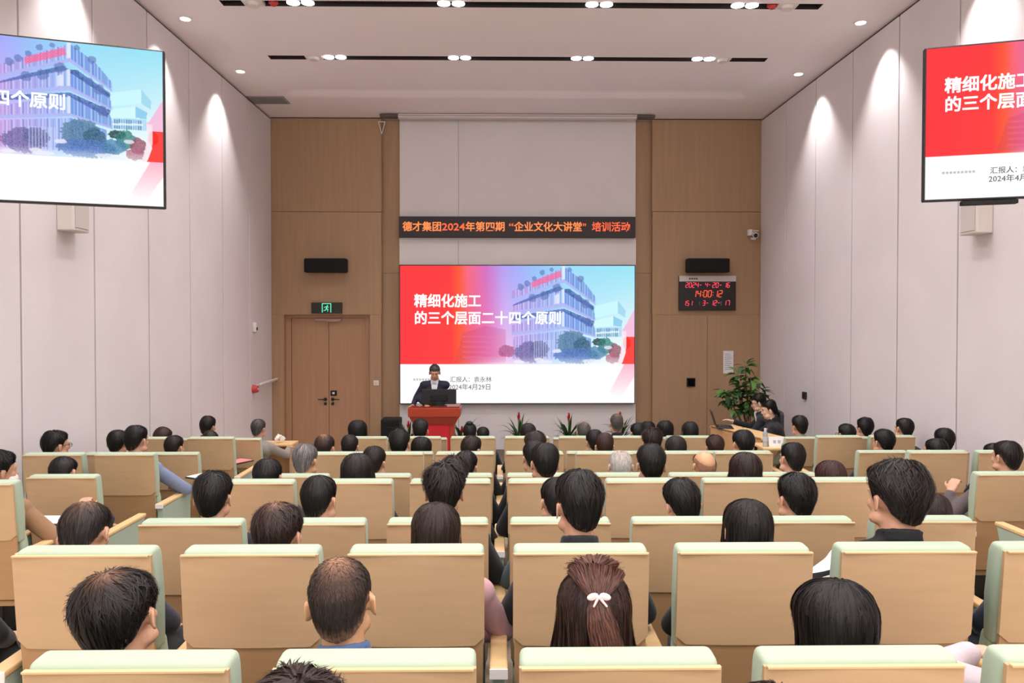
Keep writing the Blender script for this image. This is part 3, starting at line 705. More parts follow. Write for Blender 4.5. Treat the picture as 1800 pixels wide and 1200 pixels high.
b = MB(); prism_yz(b, [(.105, .74), (.17, .76), (.235, .5), (.23, .42), (.115, .42)], -.245, .245, .02, 3)
me = b.me('lumbar_cushion'); me.materials.append(M_MINT); me.polygons.foreach_set('use_smooth', [True] * len(me.polygons)); SM['lumbar_cushion'] = me
b = MB(); b.box(-.245, .245, .12, .60, .34, .435, .03, 3)
me = b.me('seat_cushion'); me.materials.append(M_MINT); me.polygons.foreach_set('use_smooth', [True] * len(me.polygons)); SM['seat_cushion'] = me
b = MB(); b.box(-.235, .235, .12, .58, .305, .345, .01); me = b.me('seat_pan'); me.materials.append(M_SEATD); SM['seat_pan'] = me
b = MB(); b.box(-.03, .03, .25, .40, .02, .31, .008); b.box(-.16, .16, .2, .46, 0, .025, .006); me = b.me('pedestal'); me.materials.append(M_DARK); SM['pedestal'] = me
b = MB(); b.box(-.034, .034, .0, .64, .655, .682, .008); me = b.me('armrest'); me.materials.append(M_ARMW); SM['armrest'] = me
b = MB(); prism_yz(b, [(.035, 0), (.02, .655), (.63, .655), (.60, .56), (.58, 0)], -.026, .026, .005, 1); me = b.me('arm_panel'); me.materials.append(M_SAGE); SM['arm_panel'] = me
b = MB(); b.box(-.034, .034, -.006, .001, .64, .68, .002, 1); me = b.me('arm_end_cap'); me.materials.append(M_WHITE); SM['arm_end_cap'] = me
ORD = ['first', 'second', 'third', 'fourth', 'fifth', 'sixth', 'seventh', 'eighth', 'ninth']
RN = {'I': 'front', 'H': 'second', 'G': 'third', 'F': 'fourth', 'E': 'fifth', 'D': 'sixth', 'C': 'seventh', 'B': 'eighth', 'A': 'nearest full', '0': 'partly cut off rearmost'}
def place_name(row, block, k):
    blk = {'c': 'centre block', 'l': 'left block', 'r': 'right block'}[block]
    if block == 'c': return '%s row from the stage, %s from left in %s' % (RN[row], ORD[k], blk) if row in 'HGFEDCB' else '%s row, %s from left in %s' % (RN[row], ORD[k], blk)
    pos = {('l', 0): 'wall seat', ('l', 1): 'aisle seat', ('r', 0): 'aisle seat', ('r', 1): 'wall seat'}[block, k]
    return '%s row%s, %s of %s' % (RN[row], ' from the stage' if row in 'HGFEDCB' else '', pos, blk)
OCC = {}
def seat(row, block, k, cols):
    x = cols[k] + .2525
    r = empty('auditorium_seat', (x, ROWY[row], FL[row]))
    tag(r, 'mint padded wooden seat, ' + place_name(row, block, k), 'seat', 'auditorium seats in rows')
    for n in ('back_shell', 'lower_shell', 'edge_strip', 'back_cushion', 'lumbar_cushion', 'seat_cushion', 'seat_pan', 'pedestal'):
        link(n, SM[n], r)
    arms = [-.306]
    if k == len(cols) - 1: arms.append(.306)
    for ax in arms:
        for n in ('armrest', 'arm_panel'): link(n, SM[n], r, loc=(ax, 0, 0))
        link('arm_end_cap', SM['arm_end_cap'], r, loc=(ax, 0, 0))
for row in 'ABCDEFGHI':
    for k in range(7):
        if row == 'A' and k in (0, 6): continue
        seat(row, 'c', k, COLS)
for row in 'DEFGHI':
    for k in (0, 1):
        if row == 'D' and k == 0: continue
        seat(row, 'l', k, LCOLS)
for row in 'DEFGHI':
    for k in (0, 1):
        if row in 'DE' and k == 1: continue
        seat(row, 'r', k, RCOLS)
for k in (1, 3): seat('0', 'c', k, COLS)

# ------------------------------------------------------------------ people
ZC, XC, YC, YO = .100, .0775, .0965, -.008     # cranium in head space (x right, y face, z up; origin mid head)
def head_shapes(b, M, det=True):
    """closed shapes of a head; M places head space"""
    def e(c, r, rot=None, sub=3):
        t = bmesh.new(); bmesh.ops.create_icosphere(t, subdivisions=sub, radius=1)
        b._add(t, M @ Matrix.Translation(Vector(c)) @ (rot.to_matrix().to_4x4() if rot else Matrix()) @ Matrix.Diagonal((*r, 1)))
    e((0, YO, .022), (.0755, .094, .096)); e((0, .030, -.035), (.057, .064, .080)); e((0, .052, -.093), (.030, .030, .025), sub=2)
    for s in (-1, 1):
        e((s * .032, .068, -.022), (.026, .022, .026), sub=2)
        e((s * .045, .03, -.075), (.024, .045, .026), sub=2)
        e((s * .030, .082, .012), (.014, .009, .008), sub=2)
        # ear: plate and rim
        c = Vector((s * .084, -.008, -.014))
        e(c, (.007, .017, .029), Euler((R(12), 0, s * R(26))), 2)
        for k in range(9):
            a0, a1 = R(-120 + k * 30), R(-120 + (k + 1) * 30)
            p = lambda a: c + Vector((s * (.004 + .006 * math.cos(a)), -.017 * math.cos(a) * 1.05 + .0, .030 * math.sin(a)))
            q0, q1 = M @ p(a0), M @ p(a1); b.cap(q0, q1, .0042, .0042, 8)
    def cp(p, q, r0, r1): b.cap(M @ Vector(p), M @ Vector(q), r0, r1, 10)
    cp((0, .090, .012), (0, .107, -.026), .008, .0125); cp((-.012, .094, -.032), (.012, .094, -.032), .008, .008)
    cp((-.036, .082, .030), (.036, .082, .030), .011, .011)
    cp((-.020, .086, -.060), (.020, .086, -.060), .0085, .0085); cp((-.016, .083, -.071), (.016, .083, -.071), .0085, .0085)
def hand_shapes(b, wrist, d, up, s, curl=.5):
    """palm, four bent fingers and a thumb; d = hand direction, up = back-of-hand normal"""
    d = Vector(d).normalized(); up = (Vector(up) - Vector(up).dot(d) * d).normalized(); sd = d.cross(up) * s
    w = Vector(wrist)
    for t in (-.024, -.008, .008, .024):
        b.cap(w + d * .01 + sd * t * .7, w + d * .078 + sd * t * 1.15, .016, .013, 10)
    for t, L in ((-.030, .062), (-.010, .074), (.010, .080), (.030, .070)):
        p = w + d * .085 + sd * t; dd = (d * math.cos(curl * .6) - up * math.sin(curl * .6)); q = p + dd * L * .5
        d2 = (d * math.cos(curl * 1.6) - up * math.sin(curl * 1.6)); r = q + d2 * L * .5
        b.cap(p, q, .0088, .0080, 8); b.cap(q, r, .0080, .0066, 8)
    p = w + d * .025 + sd * .030; q = p + (d * .7 + sd * .7 - up * .2).normalized() * .042; r = q + (d * .95 + sd * .2 - up * .3).normalized() * .032
    b.cap(p, q, .012, .0105, 8); b.cap(q, r, .0100, .0078, 8)
SEATED = dict(pel=(0, .27, .53), sp1=(0, .25, .72), sp2=(0, .245, .90), neck=(0, .255, 1.045), sh=.160, shz=.925, hip=(.095, .30, .53), knee=(.12, .70, .50), ank=(.12, .70, .09),
              elb=(.255, .33, .73), wri=(.14, .53, .615), hd=(-.25, 1, -.05))
def mirror(p, s): return Vector((p[0] * s, p[1], p[2]))
def head_matrix(pose, sk):
    yaw, pit, rol = pose
    nk = Vector(sk['neck'])
    Rm = Euler((R(pit), R(rol), R(yaw)), 'XYZ').to_matrix().to_4x4()
    return Matrix.Translation(nk + Vector((0, 0, .02))) @ Rm @ Matrix.Translation(Vector((0, .012, .108)))
def person_meshes(key, pose, sk, arms=None, vox=.0078, big=False):
    H = head_matrix(pose, sk)
    b = MB(); head_shapes(b, H)
    nk = Vector(sk['neck']); shz = sk['shz']; shy = nk.y - .005
    b.cap(nk + Vector((0, -.005, -.05)), H @ Vector((0, -.010, -.055)), .060, .054, 16)
    sp1, sp2, pel = Vector(sk['sp1']), Vector(sk['sp2']), Vector(sk['pel'])
    def torso(b, g):
        b.cap(sp2 + Vector((-.075, 0, 0)), sp2 + Vector((.075, 0, 0)), .098 + g, .098 + g, 16); b.cap(sp1 + Vector((-.065, .0, 0)), sp1 + Vector((.065, 0, 0)), .092 + g, .092 + g, 16)
        b.cap(sp1, sp2, .10 + g, .11 + g, 16); b.cap(pel + Vector((-.07, 0, 0)), pel + Vector((.07, 0, 0)), .105 + g, .105 + g, 16); b.cap(pel, sp1, .11 + g, .10 + g, 16)
        for s in (-1, 1):
            b.cap(Vector((s * .035, shy, nk.z - .075)), Vector((s * sk['sh'], shy, shz)), .052 + g, .058 + g, 14)
    torso(b, 0)
    A = {}
    for s in (-1, 1):
        a = (arms or {}).get(s, {})
        sh = Vector((s * (sk['sh'] + .005), shy, shz - .01))
        el = Vector(a['elb']) if 'elb' in a else mirror(sk['elb'], s); wr = Vector(a['wri']) if 'wri' in a else mirror(sk['wri'], s)
        hd = Vector(a['hd']) if 'hd' in a else mirror(sk['hd'], s)
        A[s] = (sh, el, wr, hd)
        b.cap(sh, el, .050, .040, 12); b.cap(el, wr, .040, .026, 12); hand_shapes(b, wr, hd, a.get('up', (0, 0, 1)), s, a.get('curl', .6))
        hp, kn, an = mirror(sk['hip'], s), mirror(sk['knee'], s), mirror(sk['ank'], s)
        b.cap(hp, kn, .085, .058, 14); b.cap(kn, an, .056, .040, 12); b.cap(an, an + Vector((0, .15, -.045)), .040, .030, 12)
    mods = [('REMESH', dict(mode='VOXEL', voxel_size=vox, use_smooth_shade=True)), ('SMOOTH', dict(factor=.5, iterations=3))]
    body = evaluate(b.me('body'), mods); body.materials.clear(); body.materials.append(M_SKIN)
    # jacket or shirt
    b = MB(); torso(b, .014)
    for s in (-1, 1):
        sh, el, wr, hd = A[s]
        b.cap(sh, el, .064, .054, 12); b.cap(el, el + (wr - el) * .88, .054, .040, 12)
    n = 14
    cb = nk + Vector((0, -.004, -.022))
    for k in range(n):
        a0, a1 = 2 * math.pi * k / n, 2 * math.pi * (k + 1) / n
        f = lambda a: cb + Vector((.060 * math.cos(a), .064 * math.sin(a), .030 - .022 * math.sin(a)))
        b.cap(f(a0), f(a1), .014, .014, 8); b.cap(f(a0) - Vector((0, 0, .03)), f(a1) - Vector((0, 0, .03)), .017, .017, 8)
    jac = evaluate(b.me('jacket'), [('REMESH', dict(mode='VOXEL', voxel_size=.011, use_smooth_shade=True)), ('SMOOTH', dict(factor=.5, iterations=3))])
    jac.materials.clear()
    b = MB(); b.cap(pel + Vector((-.075, 0, 0)), pel + Vector((.075, 0, 0)), .118, .118, 14)
    for s in (-1, 1):
        hp, kn, an = mirror(sk['hip'], s), mirror(sk['knee'], s), mirror(sk['ank'], s)
        b.cap(hp, kn, .097, .070, 12); b.cap(kn, kn + (an - kn) * .93, .070, .062, 12)
    tro = evaluate(b.me('trousers'), [('REMESH', dict(mode='VOXEL', voxel_size=.013, use_smooth_shade=True)), ('SMOOTH', dict(factor=.5, iterations=3))])
    tro.materials.clear()
    b = MB()
    for s in (-1, 1):
        an = mirror(sk['ank'], s)
        b.cap(an + Vector((0, -.02, -.045)), an + Vector((0, .17, -.048)), .046, .040, 12)
    sho = b.me('shoes'); sho.materials.append(M_BLACK); sho.polygons.foreach_set('use_smooth', [True] * len(sho.polygons))
    return dict(body=body, jacket=jac, trousers=tro, shoes=sho, H=H)

# hair -----------------------------------------------------------------
RNG = np.random.RandomState(11)
def smoothn(n, seed, oct=((3, 1.), (7, .6), (15, .4))):
    r = np.random.RandomState(seed)
    ph = [(f, a, r.rand() * 6.28, r.rand() * 6.28) for f, a in oct]
    return lambda x, y: sum(a * np.sin(f * x + p + 1.7 * np.sin(q + 2.3 * y)) for f, a, p, q in ph)
def hair_mesh(name, seed, zb=None, t=(.016, .016, .010), long=0.0, strands=1500, lift=.010, drift=.25, slen=.35, ridge=.0016, whorl=(0.0, -.35), tau0=0.0, thin=0.0, flare=0.0, wide=1.0, part=False, tuft=0.0):
    """zb: hairline height at azimuth 0 (face),45,90,130,180; t: thickness top, back, side; long: curtain length"""
    r = np.random.RandomState(seed); nz = smoothn(1, seed); nf = smoothn(1, seed + 5, ((17, 1.), (31, .8), (53, .5)))
    AZ = np.radians([0, 45, 66, 76, 84, 94, 106, 122, 145, 180]) if long == 0 else np.radians([0, 45, 60, 88, 125, 180])
    if zb is None: zb = (.062, .056, .044, .0, -.016, .014, -.004, -.050, -.078, -.088) if long == 0 else (.062, .050, .02, -.012, -.045, -.08)
    def curve(al, tau, off=0.0):
        """al azimuth from face, tau 0..1 along the strand -> xyz"""
        al = (al + np.pi) % (2 * np.pi) - np.pi; aa = np.abs(al)
        zbn = np.interp(aa, AZ, zb)
        bet_b = np.where(zbn > .022, np.arccos(np.clip((zbn - .022) / ZC, -1, 1)), np.pi / 2 + np.arcsin(np.clip((.022 - zbn) / .165, 0, .95)))
        lw = np.clip((aa - R(62)) / R(25), 0, 1) * (long > 0)
        Ltot = bet_b * .1 + long * lw
        fr_ = np.where(Ltot > 0, bet_b * .1 / np.maximum(Ltot, 1e-6), 1)
        bt = np.minimum(tau / np.maximum(fr_, 1e-6), 1) * bet_b
        if tau0 > 0: bt = (tau0 + (1 - tau0) * np.minimum(tau / np.maximum(fr_, 1e-6), 1)) * bet_b
        up = bt <= np.pi / 2
        z = np.where(up, .022 + ZC * np.cos(bt), .022 - .165 * np.sin(bt - np.pi / 2)); rr = np.where(up, np.sin(bt), np.cos((bt - np.pi / 2)))
        side = np.abs(np.sin(al)); thick = t[0] * np.cos(np.minimum(bt, 1.57)) + np.sin(np.minimum(bt, 1.57)) * (t[1] * (1 - side) + t[2] * side)
        low = np.clip((bt - 1.75) / .45, 0, 1); thick = thick * (1 - .75 * low * (long == 0)) + off
        if long == 0:
            e_ = np.clip((1 - tau) / .34, 0, 1); thick = (thick - off) * (.12 + .88 * e_ * e_ * (3 - 2 * e_)) + off * (.25 + .75 * e_)
        tuf = tuft * (nz(al * 1.0, bt * 2) * .5 + .5) * np.clip(1.4 - bt, 0, 1)
        thick = thick + tuf + ridge * nf(al + whorl[0] * 0, bt * 1.2)
        dx, dy = np.sin(al), np.cos(al)
        x = (XC * rr + thick * np.maximum(rr, .15)) * dx * wide; y = YO + (YC * rr + thick * np.maximum(rr, .15)) * dy; z = z + thick * np.cos(np.minimum(bt, 1.57))
        if long > 0:
            over = np.maximum(0, tau - fr_) * Ltot * (lw > 0)
            z = z - over; k = np.clip(over / .25, 0, 1)
            x = x * (1 + flare * k) ; y = np.where(np.cos(al) < 0, y - .012 * k - .01 * np.sin(3 * k), y)
        # shift the whorl backwards
        topw = np.clip(1 - bt / 1.2, 0, 1) ** 1.3
        y = y - .030 * topw * np.sign(.5) * (1 - np.clip(bt, 0, 1) * .3)
        z = z - .004 * topw
        return np.stack([x, y, z], -1)
    N, Mm = 132, 30 if long > 0 else 24
    al = np.linspace(-np.pi, np.pi, N, endpoint=False); ta = np.linspace(0.0, 1, Mm)
    A, T = np.meshgrid(al, ta); P = curve(A, T); P2 = curve(A, T, -.013)
    vs = P.reshape(-1, 3).tolist() + P2[-3:].reshape(-1, 3).tolist(); fs = []
    for j in range(Mm - 1):
        for i in range(N): fs.append((j * N + i, j * N + (i + 1) % N, (j + 1) * N + (i + 1) % N, (j + 1) * N + i))
    o = Mm * N
    for i in range(N):      # rim and inner lining
        i2 = (i + 1) % N
        fs.append(((Mm - 1) * N + i, (Mm - 1) * N + i2, o + 2 * N + i2, o + 2 * N + i))
        fs.append((o + 2 * N + i, o + 2 * N + i2, o + N + i2, o + N + i)); fs.append((o + N + i, o + N + i2, o + i2, o + i))
    if tau0 <= 0: fs.append(tuple(range(N))[::-1])
    V = [vs]; base = len(vs); UV = [np.stack([A.reshape(-1) * 3, T.reshape(-1)], -1), np.stack([A[-3:].reshape(-1) * 3, T[-3:].reshape(-1)], -1)]
    # strands
    ns = strands
    a0 = r.rand(ns) * 2 * np.pi; t0 = np.maximum(.03, r.rand(ns) ** .7 * 1.0 - .02); L = slen * (.5 + r.rand(ns)) ; dr = (r.rand(ns) - .5) * drift + drift * .35 * np.sin(a0 * 2 + seed)
    wv = .0011 + .0016 * r.rand(ns); lf = lift * (r.rand(ns) ** 1.6)
    K = 5; pts = []
    for k in range(K):
        u = k / (K - 1); tt = np.minimum(t0 + L * u, 1.06)
        pts.append(curve(a0 + dr * u * (.3 + .7 * u), tt, off=.001 + lf * u * u))
    pts = np.array(pts)                                    # K, ns, 3
    tan = np.gradient(pts, axis=0); cen = pts - np.array([0, YO, 0.02]); sd = np.cross(tan, cen); sd /= np.linalg.norm(sd, axis=-1, keepdims=True) + 1e-9
    sv, sf = [], []
    prof = [1, 1, .85, .55, .08]
    Lf = np.concatenate([np.stack([pts[k] - sd[k] * (wv * prof[k])[:, None], pts[k] + sd[k] * (wv * prof[k])[:, None]], 1) for k in range(K)], 1)   # ns, 2K, 3
    sv = Lf.reshape(-1, 3)
    q = np.arange(ns)[:, None] * 2 * K + base
    for k in range(K - 1):
        sf.append(np.stack([q[:, 0] + 2 * k, q[:, 0] + 2 * k + 1, q[:, 0] + 2 * k + 3, q[:, 0] + 2 * k + 2], -1))
    sf = np.concatenate(sf)
    allv = vs + sv.tolist(); allf = fs + sf.tolist()
    UV.append(np.repeat(np.stack([a0 * 3 + r.rand(ns) * 2, t0], -1), 2 * K, axis=0))
    me = bpy.data.meshes.new(name); me.from_pydata(allv, [], allf); me.update()
    me.polygons.foreach_set('use_smooth', [True] * len(me.polygons))
    uv = np.concatenate(UV); at_ = me.attributes.new('flow', 'FLOAT_VECTOR', 'POINT')
    f3 = np.zeros((len(allv), 3), np.float32); f3[:, :2] = uv; 
    pv = np.array(allv); fade = .0 if long > 0 else .75; f3[:, 2] = fade * np.clip((uv[:, 1] - .86) / .14, 0, 1) ** 1.5 * (uv[:, 1] <= 1.05) + thin * np.exp(-(((pv[:, 0] - .006) / .034) ** 2 + ((pv[:, 1] + .045) / .040) ** 2)) * (pv[:, 2] > .03)
    at_.data.foreach_set('vector', f3.reshape(-1))
    return me
def hair_mat(name, col, hi, rough=.42, skinc='b98a6c'):
    if name in MATS: return MATS[name]
    m = bpy.data.materials.new(name); m.use_nodes = True; nt = m.node_tree; b = nt.nodes['Principled BSDF']
    b.inputs['Roughness'].default_value = rough; b.inputs['Specular IOR Level'].default_value = .28
    at_ = nt.nodes.new('ShaderNodeAttribute'); at_.attribute_name = 'flow'
    mp = nt.nodes.new('ShaderNodeMapping'); mp.inputs['Scale'].default_value = (14, 1.5, 0)
    n = nt.nodes.new('ShaderNodeTexNoise'); n.inputs['Scale'].default_value = 1.0; n.inputs['Detail'].default_value = 6
    nt.links.new(at_.outputs['Vector'], mp.inputs[0]); nt.links.new(mp.outputs[0], n.inputs['Vector'])
    r = nt.nodes.new('ShaderNodeValToRGB'); r.color_ramp.elements[0].position = .38; r.color_ramp.elements[1].position = .68
    r.color_ramp.elements[0].color = (*lin(col), 1); r.color_ramp.elements[1].color = (*lin(hi), 1)
    nt.links.new(n.outputs[0], r.inputs[0])
    sx = nt.nodes.new('ShaderNodeSeparateXYZ'); nt.links.new(at_.outputs['Vector'], sx.inputs[0])
    n3 = nt.nodes.new('ShaderNodeTexNoise'); n3.inputs['Scale'].default_value = 90; tc = nt.nodes.new('ShaderNodeTexCoord'); nt.links.new(tc.outputs['Object'], n3.inputs['Vector'])
    mu = nt.nodes.new('ShaderNodeMath'); mu.operation = 'MULTIPLY'; nt.links.new(sx.outputs['Z'], mu.inputs[0])
    ma = nt.nodes.new('ShaderNodeMath'); ma.operation = 'MULTIPLY_ADD'; nt.links.new(n3.outputs[0], ma.inputs[0]); ma.inputs[1].default_value = 1.6; ma.inputs[2].default_value = .1
    nt.links.new(ma.outputs[0], mu.inputs[1]); mu.use_clamp = True
    mx = nt.nodes.new('ShaderNodeMixRGB'); nt.links.new(mu.outputs[0], mx.inputs[0]); nt.links.new(r.outputs[0], mx.inputs[1]); mx.inputs[2].default_value = (*lin(skinc), 1)
    nt.links.new(mx.outputs[0], b.inputs['Base Color'])
    bp = nt.nodes.new('ShaderNodeBump'); bp.inputs['Strength'].default_value = .35; bp.inputs['Distance'].default_value = .004
    nt.links.new(n.outputs[0], bp.inputs['Height']); nt.links.new(bp.outputs[0], b.inputs['Normal'])
    MATS[name] = m; return m
HM = {'black': hair_mat('hair_black', '0d0b0a', '1b1715'), 'soft': hair_mat('hair_soft_black', '120e0d', '2a221f'), 'brown': hair_mat('hair_dark_brown', '1a110e', '382720'),
      'red': hair_mat('hair_reddish_brown', '201210', '4c2e26'), 'grey': hair_mat('hair_grey', '3c3836', '9c9694'), 'salt': hair_mat('hair_salt_pepper', '2c2a28', '6a6460'),
      'white': hair_mat('hair_white', 'a09a94', 'd8d2cc'), 'stubble': hair_mat('hair_stubble', '8a6450', 'a87e62', .6), 'buzz': hair_mat('hair_buzz', '1c1613', '362c27', .6)}
SH = {}
SH['short'] = hair_mesh('short', 1)
SH['short2'] = hair_mesh('short2', 2, t=(.020, .018, .013), lift=.016, drift=.6, tuft=.006, strands=1900)
SH['short3'] = hair_mesh('short3', 3, t=(.024, .016, .010), lift=.014, drift=.5, tuft=.004, whorl=(.5, -.3))
SH['neat'] = hair_mesh('neat', 4, t=(.014, .014, .009), lift=.006, drift=.15)
SH['buzz'] = hair_mesh('buzz', 5, t=(.006, .006, .004), lift=.004, slen=.05, strands=2500, drift=.05, thin=.75)
SH['thin'] = hair_mesh('thin', 6, t=(.010, .012, .010), lift=.010, drift=.4, strands=1500, thin=.95)
SH['whorl'] = hair_mesh('whorl', 12, t=(.017, .018, .013), lift=.016, drift=.7, strands=2200, thin=.45, tuft=.004)
SH['messy'] = hair_mesh('messy', 7, t=(.026, .024, .020), lift=.040, drift=1.1, strands=2600, tuft=.012, slen=.45, ridge=.003)
SH['tall'] = hair_mesh('tall', 8, t=(.034, .026, .012), lift=.024, drift=.7, strands=2400, tuft=.008)
SH['long'] = hair_mesh('long', 9, t=(.014, .016, .014), long=.24, lift=.006, drift=.12, slen=.5, flare=.25, strands=1600)
SH['long2'] = hair_mesh('long2', 10, t=(.016, .020, .020), long=.26, lift=.012, drift=.2, slen=.5, flare=.45, strands=2000, wide=1.04)
SH['bob'] = hair_mesh('bob', 13, t=(.018, .024, .026), long=.085, lift=.004, drift=.10, slen=.6, flare=.02, strands=1500, wide=1.03)
SH['fringe'] = hair_mesh('fringe', 14, t=(.003, .004, .003), tau0=.74, lift=.004, slen=.2, strands=900)
SH['wisp'] = hair_mesh('wisp', 15, t=(.006, .007, .006), lift=.008, slen=.15, strands=1600, thin=.5, drift=.3)
# half-up style: long hair, crown section gathered by a clip, tail over it
def tail_mesh(pts, rad, n=14, seed=0, strands=500):
    r = np.random.RandomState(seed); P = np.array(pts, float); K = len(P)
    vs, fs = [], []
    T = np.gradient(P, axis=0); T /= np.linalg.norm(T, axis=1, keepdims=True)
    S = np.cross(T, [0, 1, 0.01]); S /= np.linalg.norm(S, axis=1, keepdims=True); U = np.cross(S, T)
    for k in range(K):
        for i in range(n):
            a = 2 * math.pi * i / n; w = 1 + .10 * math.sin(5 * a + k)
            vs.append((P[k] + (S[k] * math.cos(a) * 1.15 + U[k] * math.sin(a) * .55) * rad[k] * w).tolist())
    for k in range(K - 1):
        for i in range(n): fs.append((k * n + i, k * n + (i + 1) % n, (k + 1) * n + (i + 1) % n, (k + 1) * n + i))
    fs.append(tuple(range(n))[::-1]); fs.append(tuple((K - 1) * n + i for i in range(n)))
    fl = [(i % n * .5, i / n / K, 0) for i in range(len(vs))]
    for s in range(strands):
        a = r.rand() * 6.28; rr = .8 + r.rand() * .45; k0 = r.randint(0, max(1, K - 3)); base = len(vs); w = .0012 + .001 * r.rand(); L = min(K - k0, 4 + r.randint(0, 4)); da = (r.rand() - .5) * .8
        for k in range(L):
            ang = a + da * k / L; c = P[k0 + k] + (S[k0 + k] * math.cos(ang) * 1.15 + U[k0 + k] * math.sin(ang) * .55) * rad[k0 + k] * (rr if k else .95); ww = w * (1 - .8 * k / L)
            vs.append((c - S[k0 + k] * ww).tolist()); vs.append((c + S[k0 + k] * ww).tolist()); fl += [(a * 3 + s, k, 0)] * 2
        for k in range(L - 1): fs.append((base + 2 * k, base + 2 * k + 1, base + 2 * k + 3, base + 2 * k + 2))
    me = bpy.data.meshes.new('tail'); me.from_pydata(vs, [], fs); me.update(); me.polygons.foreach_set('use_smooth', [True] * len(me.polygons))
    at_ = me.attributes.new('flow', 'FLOAT_VECTOR', 'POINT'); at_.data.foreach_set('vector', np.array(fl, np.float32).reshape(-1))
    return me

POSES = {'front': (0, -4, 0), 'left': (31, -6, 0), 'right': (-34, -6, 0), 'down': (0, -26, 0), 'fl': (14, -8, 3), 'fr': (-14, -8, -3), 'tilt': (12, -10, -9), 'fdown': (-10, -30, 4)}
PM = {}
def meshes(pose, arms=None, key=None):
    k = (pose, key)
    if k not in PM: PM[k] = person_meshes('p', POSES[pose], SEATED, arms)
    return PM[k]
def setmat(o, m):
    if not o.data.materials: o.data.materials.append(m)
    o.material_slots[0].link = 'OBJECT'; o.material_slots[0].material = m
CL = {}
def cloth(c):
    return mat('cloth_' + c, c, .85, var=.12, scale=9, bump=.25, bscale=26, sheen=.1)
def person(label, row, u, vt, hair='short', hm='black', pose='front', top='1d1d22', leg='202228', s=1.0, rz=0.0, group=None, arms=None, key=None, skin=None, dy=0.0, wide=1.0, tailor=None, X=None, height=None, seat_x=None):
    PMs = meshes(pose, arms, key)
    H = PMs['H']
    yh = (H @ Vector((0, 0, .12)))
    Yh = ROWY[row] + yh.y + dy
    x, zt = at(u, vt, Yh) if u is not None else (X, FL[row] + height)
    topz = (H @ Vector((0, -.03, .135))).z
    sz = (zt - FL[row]) / topz
    sz = max(.94, min(1.08, sz)); rz0 = zt - topz * sz
    root = bpy.data.objects.new('person', PMs['body']); COL.objects.link(root)
    hx = yh.x * s * wide * math.cos(rz) - yh.y * s * math.sin(rz); bx = x - hx; lean = 0.0
    if seat_x is not None:
        bc = max(seat_x - .04, min(seat_x + .04, bx)); lean = max(-.16, min(.16, (bx - bc) / 1.15)); bx = bx - lean * 1.15
    root.location = (bx, ROWY[row] + dy, rz0); root.scale = (s * wide, s, sz); root.rotation_euler = (0, lean, rz)
    setmat(root, skin or M_SKIN)
    tag(root, label, 'person', group or 'seated audience seen from behind')
    j = link('jacket', PMs['jacket'], root); setmat(j, cloth(top)) if isinstance(top, str) else setmat(j, top)
    t = link('trousers', PMs['trousers'], root); setmat(t, cloth(leg))
    link('shoes', PMs['shoes'], root)
    if hair:
        h = link('hair', SH[hair], root); setmat(h, HM[hm]); h.matrix_local = H
    return root, H
def who(row, block, k): return place_name(row, block, k)
def at_seat(desc, row, block, k):
    pl = {'c': {0: 'first', 1: 'second', 2: 'third', 3: 'fourth', 4: 'fifth', 5: 'sixth', 6: 'seventh'}}
    rn = {'A': 'nearest', '0': 'cut-off rear'}.get(row, RN[row])
    if block == 'c': tail = '%s row, %s centre seat' % (rn, ORD[k])
    else: tail = '%s row, %s %s seat' % (rn, {'l': 'left', 'r': 'right'}[block], {('l', 0): 'wall', ('l', 1): 'aisle', ('r', 0): 'aisle', ('r', 1): 'wall'}[block, k])
    return desc + ', ' + tail
S_BALD = mat('skin_warm', 'cc9c74', .38, var=.05, scale=15)
S_PALE = mat('skin_pale', 'dab39c', .5, var=.05, scale=15)
